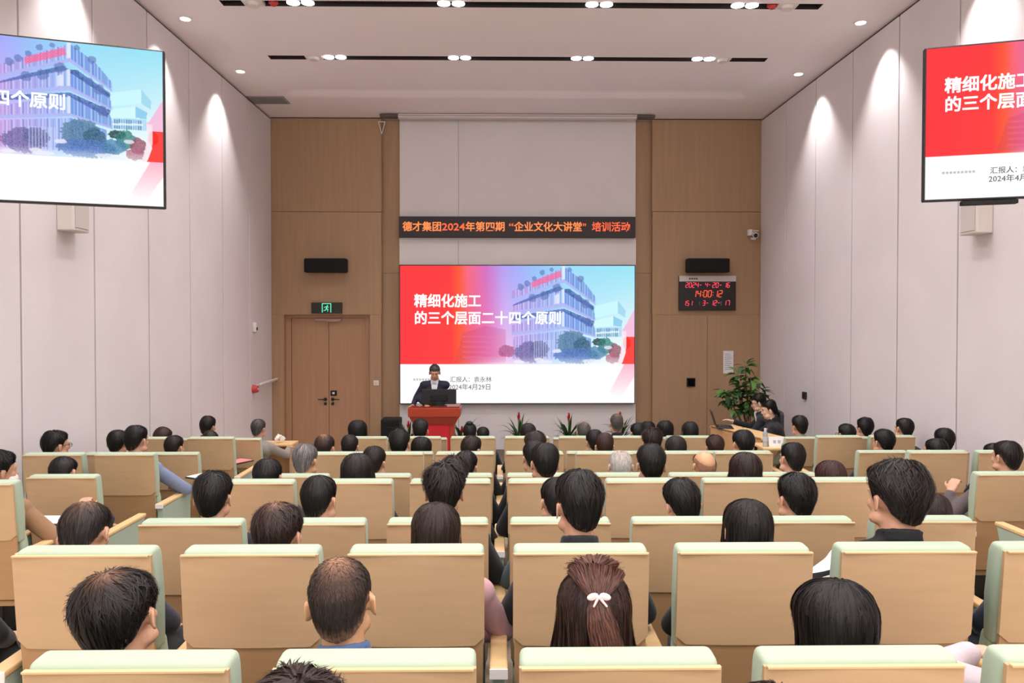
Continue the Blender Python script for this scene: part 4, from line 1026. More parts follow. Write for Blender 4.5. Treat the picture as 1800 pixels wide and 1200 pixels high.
PEOPLE = [
 # desc, row, block, col, u, vtop, kwargs
 ('person with black hair, just the crown showing', '0', 'c', 1, 515, 1168, dict(hair='short2', hm='brown', s=1.0)),
 ('person with brown hair almost hidden', '0', 'c', 3, 1349, 1189, dict(hair='neat', hm='brown', s=.95)),
 ('person with short black hair turned right, ear showing', 'A', 'c', 1, 196, 1004, dict(hair='whorl', hm='black', pose='front', s=1.10, wide=1.14, rz=R(-5), top='26262c')),
 ('person with cropped thinning crown and denim collar', 'A', 'c', 2, 600, 972, dict(hair='buzz', hm='buzz', pose='front', s=1.06, top='4a5f86', skin=S_BALD)),
 ('person with black bobbed hair', 'A', 'c', 4, 1464, 1019, dict(hair='bob', hm='black', pose='fl', s=1.03, top='2a2a30', wide=1.0)),
 ('person with thinning crown bowing the head', 'B', 'c', 0, 154, 878, dict(hair='thin', hm='soft', pose='down', s=1.08, top='2e2e36')),
 ('person with short dark brown hair, thin at the whorl', 'B', 'c', 1, 490, 885, dict(hair='whorl', hm='brown', pose='fr', s=1.06, top='2a2c33')),
 ('person with long straight dark brown hair', 'B', 'c', 2, 766, 883, dict(hair='long', hm='brown', s=1.06, top='c99aa0')),
 ('tall person with full black hair and bare nape', 'B', 'c', 3, 1018, 830, dict(hair='short3', hm='black', pose='fl', s=1.08, top='1b1b20')),
 ('person with smooth long black hair and centre parting', 'B', 'c', 4, 1315, 876, dict(hair='long', hm='black', s=1.04, top='17171a')),
 ('big person with thick black hair, black and white jacket', 'B', 'c', 5, 1577, 818, dict(hair='tall', hm='soft', pose='fl', s=1.10, rz=R(1), wide=1.12, top='18181c')),
 ('person with short black hair and black collar, both ears showing', 'C', 'c', 0, 375, 830, dict(hair='short2', hm='black', s=1.04, top='18181c')),
 ('person with smooth round black hair', 'C', 'c', 1, 562, 834, dict(hair='neat', hm='black', pose='fr', s=1.04, top='d8d8da')),
 ('person with tousled black hair', 'C', 'c', 2, 781, 821, dict(hair='messy', hm='soft', s=1.08, top='26262a')),
 ('person with black hair half hidden behind the tall head', 'C', 'c', 3, 978, 836, dict(hair='neat', hm='black', pose='fl', s=.98, top='5c6c74')),
 ('person with slanting short black hair', 'C', 'c', 4, 1192, 843, dict(hair='short3', hm='black', pose='tilt', s=1.05, top='d8d8dc')),
 ('person with side-swept black hair, left ear showing', 'C', 'c', 5, 1398, 833, dict(hair='short2', hm='black', pose='fl', s=1.05, top='202026')),
 ('person with long dark hair partly hidden behind the big head', 'C', 'c', 6, 1636, 862, dict(hair='long', hm='brown', s=1.0, top='28282c')),
 ('person in face mask turned right, brown sleeve', 'D', 'l', 1, 0, 792, dict(hair='short2', hm='black', pose='right', s=1.02, top='9a7656', leg='15151a', X=None)),
 ('person with neat blue-black hair', 'D', 'c', 0, 470, 805, dict(hair='neat', hm='black', s=1.05, top='30323a')),
 ('person with long loose black hair', 'D', 'c', 1, 628, 797, dict(hair='long2', hm='soft', s=1.05, top='2a2622')),
 ('person with wavy dark hair behind the tousled head', 'D', 'c', 2, 800, 804, dict(hair='messy', hm='brown', s=.92, top='2c2828')),
 ('person with dense black hair', 'D', 'c', 3, 957, 778, dict(hair='short', hm='black', pose='fl', s=1.05, top='202028')),
 ('person with upright cropped black hair, both ears showing', 'D', 'c', 4, 1144, 782, dict(hair='short3', hm='black', s=1.04, top='2a2a2c')),
 ('person with long very dark brown hair', 'D', 'c', 5, 1310, 794, dict(hair='long2', hm='brown', s=1.0, top='2a2628')),
 ('person with rounded reddish dark hair', 'D', 'c', 6, 1460, 808, dict(hair='long', hm='red', s=1.02, top='dcc8b4')),
 ('person with shiny black hair bowed low', 'E', 'l', 1, 112, 801, dict(hair='neat', hm='black', pose='down', s=1.10, top='2a2a30')),
 ('person with grey cropped hair', 'E', 'c', 0, 537, 779, dict(hair='short', hm='grey', pose='fr', s=1.05, top='3a3c44', skin=S_BALD)),
 ('person with black hair and right ear showing', 'E', 'c', 1, 659, 783, dict(hair='short', hm='soft', pose='fr', s=1.0, top='282828')),
 ('person with black hair looking slightly right', 'E', 'c', 2, 820, 791, dict(hair='short', hm='black', pose='fr', s=.98, top='202226')),
 ('person with dark hair behind a black-haired head', 'E', 'c', 3, 938, 773, dict(hair='short', hm='soft', pose='fl', s=.98, top='26262a')),
 ('person with cropped white hair', 'E', 'c', 4, 1091, 790, dict(hair='wisp', hm='white', s=1.06, top='8c8c90', skin=S_PALE)),
 ('bald person with shining scalp', 'E', 'c', 5, 1238, 789, dict(hair='fringe', hm='stubble', pose='fl', s=1.08, top='34343a', skin=S_BALD)),
 ('person with cropped black hair turned left', 'E', 'c', 6, 1391, 775, dict(hair='neat', hm='black', pose='fl', s=1.04, top='4a4440')),
 ('person in grey-brown jacket turned left', 'E', 'r', 0, 1768, 773, dict(hair='short', hm='soft', pose='fl', s=1.06, top='5c5054', leg='2a2c34')),
 ('person in blue-grey shirt turned right', 'F', 'l', 1, 240, 747, dict(hair='short', hm='black', pose='fr', s=1.06, top='7a86a4')),
 ('person in glasses turned right', 'F', 'l', 0, 100, 757, dict(hair='short2', hm='black', pose='right', s=1.04, top='26262c')),
 ('person with receding brown-black hair', 'F', 'c', 0, 572, 762, dict(hair='thin', hm='brown', pose='fr', s=1.0, top='30302f')),
 ('person with dense dark hair', 'F', 'c', 1, 702, 755, dict(hair='short2', hm='black', s=1.02, top='26282c')),
 ('person with short dark brown hair looking right', 'F', 'c', 2, 831, 765, dict(hair='short', hm='brown', pose='right', s=1.0, top='2a2a2c')),
 ('person with dark brown wavy hair', 'F', 'c', 3, 941, 759, dict(hair='short2', hm='brown', s=1.08, top='232326')),
 ('person with round reddish brown hair', 'F', 'c', 4, 1062, 759, dict(hair='neat', hm='red', s=.95, top='2c2a30')),
 ('person with long greenish black hair', 'F', 'c', 5, 1188, 765, dict(hair='long', hm='soft', s=1.02, top='202022')),
 ('person with short black hair turned left', 'F', 'c', 6, 1306, 755, dict(hair='short', hm='black', pose='fl', s=1.08, top='282a30')),
 ('person with sleek black hair', 'F', 'r', 0, 1645, 769, dict(hair='neat', hm='black', pose='fl', s=1.05, top='24242a')),
 ('person with dark hair half hidden', 'F', 'r', 1, 1743, 777, dict(hair='neat', hm='soft', pose='fl', s=.95, top='24242a')),
 ('person with round black hair beside a man turned right', 'G', 'l', 0, 206, 755, dict(hair='neat', hm='black', s=1.08, top='3a4046')),
 ('person with dark hair turned right', 'G', 'l', 1, 308, 764, dict(hair='short', hm='soft', pose='fr', s=1.0, top='30302e')),
 ('person with close black hair', 'G', 'c', 0, 615, 763, dict(hair='neat', hm='soft', s=1.0, top='2a2c28')),
 ('person with flat black hair', 'G', 'c', 1, 741, 767, dict(hair='bob', hm='black', s=.98, top='1b1b1e')),
 ('person with dark hair behind a reddish head', 'G', 'c', 4, 1044, 754, dict(hair='short', hm='black', pose='fl', s=.98, top='2a2630')),
 ('person with curly dark hair', 'G', 'c', 5, 1146, 755, dict(hair='messy', hm='brown', s=1.02, top='24242a')),
 ('person with brown tied hair', 'G', 'c', 6, 1256, 765, dict(hair='short2', hm='red', s=1.0, top='3a3034')),
 ('person with black hair turned left, near aisle', 'G', 'r', 0, 1553, 755, dict(hair='short2', hm='black', pose='fl', s=1.08, top='26262c')),
 ('person with rounded black hair', 'G', 'r', 1, 1659, 751, dict(hair='short', hm='black', s=1.06, top='26262c')),
 ('person with reddish brown hair', 'H', 'l', 0, 289, 751, dict(hair='neat', hm='red', pose='fdown', s=1.10, top='2e2a2a')),
 ('person with brown bowed head', 'H', 'l', 1, 372, 756, dict(hair='neat', hm='brown', pose='down', s=1.0, top='2e2a2a')),
 ('person with black hair curled under', 'H', 'c', 0, 629, 738, dict(hair='bob', hm='black', s=1.0, top='23232a')),
 ('person with cropped black hair and bare neck', 'H', 'c', 1, 739, 737, dict(hair='short3', hm='soft', s=1.02, top='202022')),
 ('person with hair in a round knot', 'H', 'c', 2, 826, 742, dict(hair='neat', hm='black', s=.9, top='202022')),
 ('person with glossy dark hair', 'H', 'c', 3, 928, 743, dict(hair='long', hm='soft', s=1.02, top='202022')),
 ('person with grey short hair', 'H', 'c', 4, 1026, 740, dict(hair='wisp', hm='salt', s=.95, top='2a2a2e')),
 ('person with black hair looking down', 'H', 'c', 5, 1121, 742, dict(hair='neat', hm='black', pose='fl', s=1.02, top='2a2630')),
 ('person with long black hair', 'H', 'c', 6, 1213, 740, dict(hair='long', hm='black', s=1.02, top='202024')),
 ('person with black hair and glasses turned left', 'H', 'r', 0, 1487, 744, dict(hair='short2', hm='black', pose='fl', s=1.02, top='2c2a2c')),
 ('person with tidy black hair turned left', 'H', 'r', 1, 1588, 732, dict(hair='short', hm='black', pose='fl', s=1.05, top='2c2a2c')),
 ('person in navy jacket sitting tall', 'I', 'l', 0, 365, 730, dict(hair='short', hm='soft', pose='fr', s=1.05, top='2a3658')),
 ('person with dark hair seen behind a knot of hair', 'I', 'c', 2, 849, 749, dict(hair='neat', hm='black', s=.95, top='2a3038')),
 ('person in black jacket sitting tall with cropped greying hair', 'I', 'c', 5, 1084, 725, dict(hair='buzz', hm='salt', s=1.02, top='1c1c20')),
 ('person with black shoulder-length hair', 'I', 'c', 9, 1138, 740, dict(dy=.22, hair='bob', hm='black', s=.95, top='1c1c20')),
 ('person with glossy round black hair', 'I', 'c', 6, 1169, 739, dict(hair='bob', hm='black', s=1.0, top='1c1c20')),
 ('person with dark cropped hair leaning left', 'I', 'r', 0, 1405, 731, dict(hair='short3', hm='soft', pose='fl', s=1.05, top='7c8470')),
 ('person with square-cut black hair turned left', 'I', 'r', 1, 1517, 734, dict(hair='tall', hm='black', pose='fl', s=1.0, top='8c8c84')),
]
ROOTS = {}
for desc, row, blk, k, u, vt, kw in PEOPLE:
    kw = dict(kw)
    arms = None; key = None
    if (row, blk, k) == ('E', 'r', 0):
        arms = {-1: dict(elb=(-.40, .30, .66), wri=(-.34, .36, .86), hd=(.4, .3, .8), curl=.9)}; key = 'raise'
    if (row, blk, k) == ('F', 'l', 1):
        arms = {1: dict(elb=(.36, .42, .70), wri=(.20, .58, .68), hd=(-.6, .8, 0))}; key = 'elbow'
    if (row, blk, k) == ('D', 'l', 1):
        arms = {1: dict(elb=(.40, .36, .62), wri=(.42, .50, .84), hd=(-.1, .5, .6), curl=1.1)}; key = 'brownarm'
    if (row, blk, k) == ('B', 'c', 5):
        arms = {-1: dict(elb=(-.345, .28, .74), wri=(-.16, .5, .68), hd=(.3, 1, 0))}; key = 'striped'
    lab = at_seat(desc, row, blk, k) if k != 9 else desc + ', front row, between two centre seats'
    sx_ = None if k == 9 else {'c': COLS, 'l': LCOLS, 'r': RCOLS}[blk][k] + .2525
    ROOTS[row, blk, k] = person(lab, row, u, vt, seat_x=sx_, arms=arms, key=key, **{a: v for a, v in kw.items() if a != 'X'})

# a few people known only by an arm or leg between the seats
ROOTS['Br'] = person('person in dark navy denim, mostly beyond the right edge, eighth row', 'B', None, None, hair='short', top='2c3244', leg='20242e', X=2.27, height=1.27)
ROOTS['Cl'] = person('person in black at the left frame edge, only dark clothing showing', 'B', None, None, hair='short', top='131316', leg='131316', X=-2.30, height=1.25, rz=R(-8))
person('person in pinkish white shirt at the right frame edge, only forearm and hand showing', 'A', None, None, hair='short', top='c4b6bb', X=1.62, height=1.27, key='whitesleeve',
       arms={-1: dict(elb=(-.27, .48, .895), wri=(-.10, .55, .925), hd=(1, .25, -.15), curl=.7)}, skin=S_PALE)
r0, _ = person('person in dark trousers with knee beside the right aisle, face beyond frame', 'D', None, None, hair='short', top='33343c', leg='26272d', X=3.85, height=1.27, rz=R(22))
def head_child(root, H, name, build, m):
    b = MB(); build(b); me = b.me(name); me.polygons.foreach_set('use_smooth', [True] * len(me.polygons)); o = link(name, me, root, m); o.matrix_local = H; return o
M_GL = mat('glasses_frame', '2a2022', .3)
def glasses(root, H):
    def g(b):
        for s in (-1, 1):
            n = 12
            for k in range(n):
                a0, a1 = 2 * math.pi * k / n, 2 * math.pi * (k + 1) / n
                f = lambda a: Vector((s * .033 + .024 * math.cos(a), .104, .004 + .018 * math.sin(a)))
                b.cap(f(a0), f(a1), .0022, .0022, 6)
            b.cap((s * .057, .102, .008), (s * .082, .0, .004), .0022, .0022, 6)
        b.cap((-.009, .106, .008), (.009, .106, .008), .0022, .0022, 6)
    return head_child(root, H, 'glasses', g, M_GL)
glasses(*ROOTS['F', 'l', 0]); glasses(*ROOTS['H', 'r', 0])
head_child(*ROOTS['D', 'l', 1], 'face_mask', lambda b: b.ell((0, .062, -.055), (.062, .056, .048), sub=3), M_WHITE)
head_child(*ROOTS['H', 'c', 2], 'hair_knot', lambda b: b.ell((0, -.06, .125), (.045, .042, .036), sub=3), HM['black'])
head_child(*ROOTS['C', 'c', 4], 'earphone', lambda b: (b.cap((.085, .004, -.012), (.09, .01, -.05), .006, .004)), M_WHITE)
def eyes(root, H, brow=True):
    def g(b):
        for s in (-1, 1): b.ell((s * .031, .0885, .006), (.011, .006, .0045), sub=2)
    head_child(root, H, 'eyes', g, mat('eye_dark', '1a1412', .2))
    def h(b):
        for s in (-1, 1): b.cap((s * .016, .094, .024), (s * .046, .084, .027), .0045, .0032, 8)
    if brow: head_child(root, H, 'eyebrows', h, mat('brow_dark', '1e1814', .8))
    head_child(root, H, 'lips', lambda b: (b.cap((-.018, .0905, -.0655), (.018, .0905, -.0655), .0052, .0052, 8)), mat('lip', 'a8645a', .4))

# striped sleeve: black jacket with a white sleeve carrying black bands
def striped():
    m = mat('cloth_striped', 'f0ecea', .85, bump=.2, bscale=26); nt = m.node_tree; b_ = nt.nodes['Principled BSDF']
    tc = [n for n in nt.nodes if n.type == 'TEX_COORD'][0]; sx = nt.nodes.new('ShaderNodeSeparateXYZ'); nt.links.new(tc.outputs['Object'], sx.inputs[0])
    def mth(op, a, bv):
        n = nt.nodes.new('ShaderNodeMath'); n.operation = op
        for i, q in enumerate((a, bv)):
            if q is None: continue
            if isinstance(q, (int, float)): n.inputs[i].default_value = q
            else: nt.links.new(q, n.inputs[i])
        return n.outputs[0]
    arm = mth('LESS_THAN', sx.outputs['X'], -.19)
    d = mth('ADD', sx.outputs['Z'], mth('MULTIPLY', sx.outputs['X'], -.6))
    b1 = mth('LESS_THAN', mth('ABSOLUTE', mth('SUBTRACT', d, 1.04), None), .008)
    lowb = mth('LESS_THAN', d, .97)
    white = mth('MULTIPLY', arm, mth('SUBTRACT', 1.0, mth('MAXIMUM', b1, lowb)))
    mx = nt.nodes.new('ShaderNodeMixRGB'); nt.links.new(white, mx.inputs[0]); mx.inputs[1].default_value = (*lin('141417'), 1); mx.inputs[2].default_value = (*lin('f0ecea'), 1)
    nt.links.new(mx.outputs[0], b_.inputs['Base Color']); return m
for ch in ROOTS['B', 'c', 5][0].children:
    if ch.name.startswith('jacket'): ch.material_slots[0].material = striped()

# the long-haired person with a white bow clip, nearest row
k_ = dict(hair=None, s=1.04, top='3a3438')
root, H = person(at_seat('person with reddish brown half-up hair and white bow clip', 'A', 'c', 3), 'A', 1044, 999, pose='front', **k_)
ROOTS['A', 'c', 3] = (root, H)
SH['halfup'] = hair_mesh('halfup', 21, t=(.012, .018, .020), long=.30, lift=.008, drift=.16, slen=.5, flare=.42, strands=2200, wide=1.02)
h = link('hair', SH['halfup'], root, HM['red']); h.matrix_local = H; setmat(h, hair_mat('hair_auburn', '180e0c', '40281f'))
M_TAIL = hair_mat('hair_auburn_light', '2e1813', '744a3a')
cap_pts = []
b = tail_mesh([(0, .03, .128), (0, -.02, .141), (0, -.06, .136), (-.002, -.094, .112), (-.004, -.116, .085)], [.052, .060, .055, .038, .018], seed=2, strands=700, n=22)
o = link('gathered_hair', b, root, M_TAIL); o.matrix_local = H
b = tail_mesh([(-.004, -.118, .09), (-.003, -.132, .062), (.004, -.138, .02), (.018, -.139, -.04), (.032, -.139, -.10), (.036, -.136, -.16), (.040, -.134, -.215), (.048, -.13, -.25)], [.014, .021, .027, .029, .028, .027, .025, .018], seed=3, strands=600)
o = link('hair_tail', b, root, M_TAIL); o.matrix_local = H
def bow(b):
    for s in (-1, 1):
        b.ell((s * .016 - .003, -.140, .095), (.016, .006, .010), Euler((0, s * R(20), 0)), 2)
        b.cap((s * .004 - .003, -.142, .09), (s * .016, -.142, .070), .004, .003, 8)
    b.ell((-.003, -.143, .094), (.006, .006, .006), sub=2)
head_child(root, H, 'bow_clip', bow, mat('bow_white', 'f4dcdc', .4))

# ------------------------------------------------------------------ speaker, lectern, monitor
STAND = dict(pel=(0, -.02, .93), sp1=(0, .0, 1.12), sp2=(0, .05, 1.31), neck=(0, .085, 1.475), sh=.175, shz=1.385, hip=(.09, -.02, .92), knee=(.10, .0, .50), ank=(.10, -.05, .09),
             elb=(.285, .10, 1.16), wri=(.30, .28, 1.06), hd=(.0, 1, -.25))
POSES['speaker'] = (4, -20, 0)
pm = person_meshes('speaker', POSES['speaker'], STAND, {1: dict(elb=(.30, .04, 1.18), wri=(.345, .20, 1.065), hd=(.2, 1, -.3)), -1: dict(elb=(.26, .12, 1.17), wri=(.12, .30, 1.08), hd=(-.3, 1, -.2))}, vox=.007)
YS = 12.78
xs_, zt = at(765, 639.5, YS)
sk = bpy.data.objects.new('person', pm['body']); COL.objects.link(sk); pm['body'].materials.clear(); pm['body'].materials.append(M_SKIN)
hz_ = (pm['H'] @ Vector((0, -.03, .135))).z
szz = (zt - STAGE) / hz_
sk.location = (xs_, YS, STAGE); sk.rotation_euler = (0, 0, R(180)); sk.scale = (1.02, 1.02, szz)
tag(sk, 'man in dark navy suit bowing his head, standing behind the red lectern', 'person')
def suit_mat():
    m = mat('suit_and_shirt', '22243a', .8, bump=.2, bscale=26); nt = m.node_tree; b_ = nt.nodes['Principled BSDF']
    tc = [n for n in nt.nodes if n.type == 'TEX_COORD'][0]; sx = nt.nodes.new('ShaderNodeSeparateXYZ'); nt.links.new(tc.outputs['Object'], sx.inputs[0])
    ab = nt.nodes.new('ShaderNodeMath'); ab.operation = 'ABSOLUTE'; nt.links.new(sx.outputs['X'], ab.inputs[0])
    wd = nt.nodes.new('ShaderNodeMapRange'); wd.inputs['From Min'].default_value = 1.10; wd.inputs['From Max'].default_value = 1.46; wd.inputs['To Min'].default_value = .0; wd.inputs['To Max'].default_value = .065
    nt.links.new(sx.outputs['Z'], wd.inputs['Value'])
    lt = nt.nodes.new('ShaderNodeMath'); lt.operation = 'LESS_THAN'; nt.links.new(ab.outputs[0], lt.inputs[0]); nt.links.new(wd.outputs[0], lt.inputs[1])
    gy = nt.nodes.new('ShaderNodeMath'); gy.operation = 'GREATER_THAN'; nt.links.new(sx.outputs['Y'], gy.inputs[0]); gy.inputs[1].default_value = .08
    mu = nt.nodes.new('ShaderNodeMath'); mu.operation = 'MULTIPLY'; nt.links.new(lt.outputs[0], mu.inputs[0]); nt.links.new(gy.outputs[0], mu.inputs[1])
    mx = nt.nodes.new('ShaderNodeMixRGB'); nt.links.new(mu.outputs[0], mx.inputs[0]); mx.inputs[1].default_value = (*lin('22243a'), 1); mx.inputs[2].default_value = (*lin('e4e4ea'), 1)
    nt.links.new(mx.outputs[0], b_.inputs['Base Color']); return m
link('jacket', pm['jacket'], sk, suit_mat()); link('trousers', pm['trousers'], sk, cloth('1c1e2a')); link('shoes', pm['shoes'], sk)
h = link('hair', SH['neat'], sk); setmat(h, HM['salt']); h.matrix_local = pm['H']; eyes(sk, pm['H'])
YLc = 12.30
x0, x1, z0, z1 = fr(717, 809, 715, 733, YLc)
lc = empty('lectern', ((x0 + x1) / 2, YLc, STAGE)); tag(lc, 'red wooden lectern with flared top and bright red lower front', 'lectern')
w2 = (x1 - x0) / 2; zt = z1 - STAGE; zm = z0 - STAGE; _, zl = at(0, 748, YLc); zl -= STAGE
b = MB(); b.box(-w2, w2, 0, .50, zm, zt - .02, .012); b.build('top_box', M_RED, lc)
b = MB(); b.box(-w2 + .02, w2 - .02, .03, .47, zt - .02, zt); b.build('writing_surface', mat('lectern_top', '8c2c14', .3), lc)
t = bmesh.new(); q = w2 * .80
v = [t.verts.new(p) for p in ((-w2 + .02, .01, zm), (w2 - .02, .01, zm), (w2 - .02, .48, zm), (-w2 + .02, .48, zm), (-q, .05, zl), (q, .05, zl), (q, .45, zl), (-q, .45, zl))]
for f in ((0, 1, 5, 4), (1, 2, 6, 5), (2, 3, 7, 6), (3, 0, 4, 7), (0, 3, 2, 1), (4, 5, 6, 7)): t.faces.new([v[i] for i in f])
bmesh.ops.recalc_face_normals(t, faces=t.faces); b = MB(); b._add(t); b.build('flared_collar', mat('red_wood_dark', '8e2a16', .45), lc)
b = MB(); b.box(-q * .93, q * .72, .07, .43, .05, zl, .006); b.build('front_panel', M_REDC, lc)
b = MB(); b.box(q * .72, q * .93, .08, .43, .05, zl, .004); b.build('side_post', M_RED, lc)
b = MB(); b.box(-q, q, .03, .47, 0, .05, .006); b.build('plinth', M_RED, lc)
YM = 12.42; x0, x1, z0, z1 = fr(741, 802, 684, 714.5, YM)
mo = empty('monitor', ((x0 + x1) / 2, YM, STAGE + zt)); tag(mo, 'black flat monitor seen from behind on the red lectern', 'monitor')
w3 = (x1 - x0) / 2; hm_ = z1 - STAGE - zt
b = MB(); b.box(-w3, w3, 0, .03, .03, hm_, .008); b.build('screen_back', M_BLACK, mo)
b = MB(); b.box(-w3 * .5, w3 * .5, -.03, 0, .08, hm_ * .7, .012); b.build('rear_bulge', M_BLKM, mo)
b = MB(); b.box(-.05, .05, -.02, .02, 0, .12, .006); b.box(-.13, .13, -.07, .09, 0, .012, .004); b.build('stand', M_BLACK, mo)
b = MB(); b.ell((0, -.012, .10), (.02, .002, .008)); b.build('badge', M_STEEL, mo)
# black floor loudspeaker beside the strip
x0, x1, z0, z1 = fr(669, 702, 737, 780, 13.9)
sb = empty('floor_loudspeaker', ((x0 + x1) / 2, 13.9, 0)); tag(sb, 'black box loudspeaker standing on the floor left of the lectern', 'speaker')
b = MB(); b.box(-(x1 - x0) / 2, (x1 - x0) / 2, 0, .4, 0, z1, .02, 3); b.build('cabinet', M_BLKM, sb)
b = MB(); b.box(-(x1 - x0) / 2 + .03, (x1 - x0) / 2 - .03, -.008, .002, .05, z1 - .04, .004, 1); b.build('grille', mat('black_mesh2', '141416', .9, bump=.3, bscale=300), sb)

# ------------------------------------------------------------------ plants
def strap(L, w, n=7, rise=1.0, droop=1.0):
    vs, fs = [], []
    for k in range(n + 1):
        u = k / n; y = L * (u * .75 + .0); z = L * (rise * u - droop * u * u * .8); ww = w * math.sin(math.pi * min(1, .25 + u * .78)) ** .7 * (1 - u ** 3) + .001
        vs += [(-ww, y, z + ww * .4), (0, y, z), (ww, y, z + ww * .4)]
    for k in range(n):
        a = 3 * k; fs += [(a, a + 1, a + 4, a + 3), (a + 1, a + 2, a + 5, a + 4)]
    me = pyd('leaf', vs, fs, None, True); return me
ST = [strap(.42, .020, rise=1.0, droop=.9), strap(.46, .018, rise=1.35, droop=1.0), strap(.36, .020, rise=1.6, droop=.7)]
for q in ST: q.materials.append(M_LEAF)
BR = strap(.09, .016, 4, rise=1.5, droop=.8); BR.materials.append(M_BROM)
rr = random.Random(5)
def bromeliad(u, vt, Y, label):
    x, zt = at(u, vt, Y); base = STAGE; H_ = zt - base
    r = empty('flowering_bromeliad', (x, Y, base)); tag(r, label, 'plant', 'red flowering bromeliads in front of the white wall')
    b = MB(); b.cyl((0, 0, 0), (0, 0, .22), .10, .13, 24); b.build('pot', M_POT, r, smooth=True, auto=40)
    b = MB(); b.cyl((0, 0, .205), (0, 0, .222), .12, n=24); b.build('soil', M_SOIL, r)
    b = MB(); b.cap((0, 0, .2), (0, 0, H_ - .12), .016, .014); b.build('flower_stalk', M_LEAF2, r, smooth=True)
    for k in range(30):
        o = link('leaf', ST[k % 3], r, loc=(0, 0, .2 + (.0 if k < 14 else .12))); o.rotation_euler = (0, 0, k * 2.4 + rr.random() * .4); s = .85 + rr.random() * .35; o.scale = (s, s, s * (.9 + rr.random() * .3))
    for k in range(16):
        o = link('bract', BR, r, loc=(0, 0, H_ - .19 + .010 * k)); o.rotation_euler = (R(12), 0, k * 2.4); s = 1.15 - .045 * k; o.scale = (s, s, s)
for u, vt, Y, lb in ((912, 723, 13.6, 'bromeliad with red flower spike, middle of the stage wall'), (1000, 724, 13.6, 'bromeliad with red flower spike, right of centre on the stage'),
                     (1090, 722, 13.6, 'bromeliad mostly hidden behind the tall person in black'), (718, 738, 13.4, 'bromeliad with dark red spike left of the lectern'), (812, 747, 13.3, 'bromeliad with arching leaves right of the lectern')):
    bromeliad(u, vt, Y, lb)
# large potted plant
def broadleaf(L, w):
    vs, fs = [(0, 0, 0)], []
    n = 5
    for k in range(1, n): u = k / n; ww = w * math.sin(math.pi * u) ** .8; z = L * (.25 * u - .5 * u * u); vs += [(-ww, L * u, z + ww * .25), (0, L * u, z), (ww, L * u, z + ww * .25)]
    vs.append((0, L, -.25 * L)); e = len(vs) - 1
    fs += [(0, 2, 1), (0, 3, 2)]
    for k in range(n - 2): a = 1 + 3 * k; fs += [(a, a + 1, a + 4, a + 3), (a + 1, a + 2, a + 5, a + 4)]
    a = 1 + 3 * (n - 2); fs += [(a, a + 1, e), (a + 1, a + 2, e)]
    return pyd('leaf', vs, fs, None, True)
BLs = [broadleaf(.20, .042), broadleaf(.17, .036), broadleaf(.15, .030)]
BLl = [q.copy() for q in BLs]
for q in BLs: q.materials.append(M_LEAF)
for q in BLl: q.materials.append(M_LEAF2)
YP = 12.7
px, pzt = at(1308, 634, YP)
pl = empty('potted_tree', (px, YP, STAGE)); tag(pl, 'tall dark green potted plant in the corner behind the two staff', 'plant')
b = MB(); b.cyl((0, 0, 0), (0, 0, .42), .16, .20, 28); b.build('pot', M_POT, pl, smooth=True, auto=40)
b = MB(); b.cyl((0, 0, .40), (0, 0, .422), .19, n=28); b.build('soil', M_SOIL, pl)
hh_ = pzt - STAGE
clusters = []
def stem(pts, r0, r1):
    b = MB()
    for a, c in zip(pts, pts[1:]): b.cap(a, c, r0, r1, 8)
    b.build('stem', M_TRUNK, pl, smooth=True)
for u, v, dy, rad in ((1310, 643, 0, .10), (1300, 658, .05, .13), (1318, 664, -.05, .13), (1302, 676, .0, .15), (1318, 686, .1, .17), (1285, 693, -.05, .15), (1277, 690, .05, .10), (1335, 690, .05, .15), (1347, 700, 0, .12), (1298, 706, .05, .17), (1318, 708, -.1, .16), (1292, 718, 0, .13), (1310, 724, .05, .13), (1332, 712, .1, .14), (1286, 704, .1, .12), (1308, 696, -.08, .16), (1300, 690, .1, .14)):
    x, z = at(u, v, YP); clusters.append((x - px, dy, z - STAGE, rad))
for k, (x, y, z, rad) in enumerate(clusters):
    if k % 2 == 0: stem([(0.02, 0, .4), (x * .3 + .06, y * .3, z * .45 + .2), (x, y, z)], .012, .007)
    for q in range(13):
        d = Vector((rr.gauss(0, 1), rr.gauss(0, 1), rr.gauss(0, .7))).normalized()
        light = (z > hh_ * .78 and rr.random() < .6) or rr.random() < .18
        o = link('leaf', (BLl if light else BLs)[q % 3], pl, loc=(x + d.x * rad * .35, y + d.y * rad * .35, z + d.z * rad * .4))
        o.rotation_euler = Euler((math.asin(max(-1, min(1, d.z))) * .8, rr.uniform(-.5, .5), math.atan2(-d.x, d.y))); s = .8 + rr.random() * .5; o.scale = (s, s, s)

# ------------------------------------------------------------------ staff desk, laptop, two staff, office chair
M_DESK = mat('desk_wood', 'c89c6c', .45, var=.06, scale=3, stretch=(6, 1, 1))
ax, az = at(1249, 747.5, 11.55); bx2, bz2 = at(1338, 770, 10.30)
dk = empty('staff_desk', (ax, 11.55, 0)); tag(dk, 'light wooden desk with high front panel beside the right aisle', 'desk')
dv = Vector((bx2 - ax, 10.30 - 11.55, 0)); L_ = dv.length; dk.rotation_euler = (0, 0, math.atan2(dv.y, dv.x))
b = MB(); b.box(0, L_, 0, .03, 0, az - .0, .004, 1); b.build('front_panel', M_DESK, dk)
b = MB(); b.box(-.02, L_ + .02, .0, .40, az - .035, az - .005, .004, 1); b.build('desk_top', M_ARMW, dk)
b = MB(); b.box(0, .03, .03, .38, 0, az - .035); b.build('end_panel', M_DESK, dk)
b = MB(); b.box(L_ - .03, L_, .03, .38, 0, az - .035); b.build('end_panel', M_DESK, dk)
Md = dk.matrix_basis if False else Matrix.Translation(dk.location) @ dk.rotation_euler.to_matrix().to_4x4()
def on_desk(x, y, z=0): return Md @ Vector((x, y, az - .005 + z))
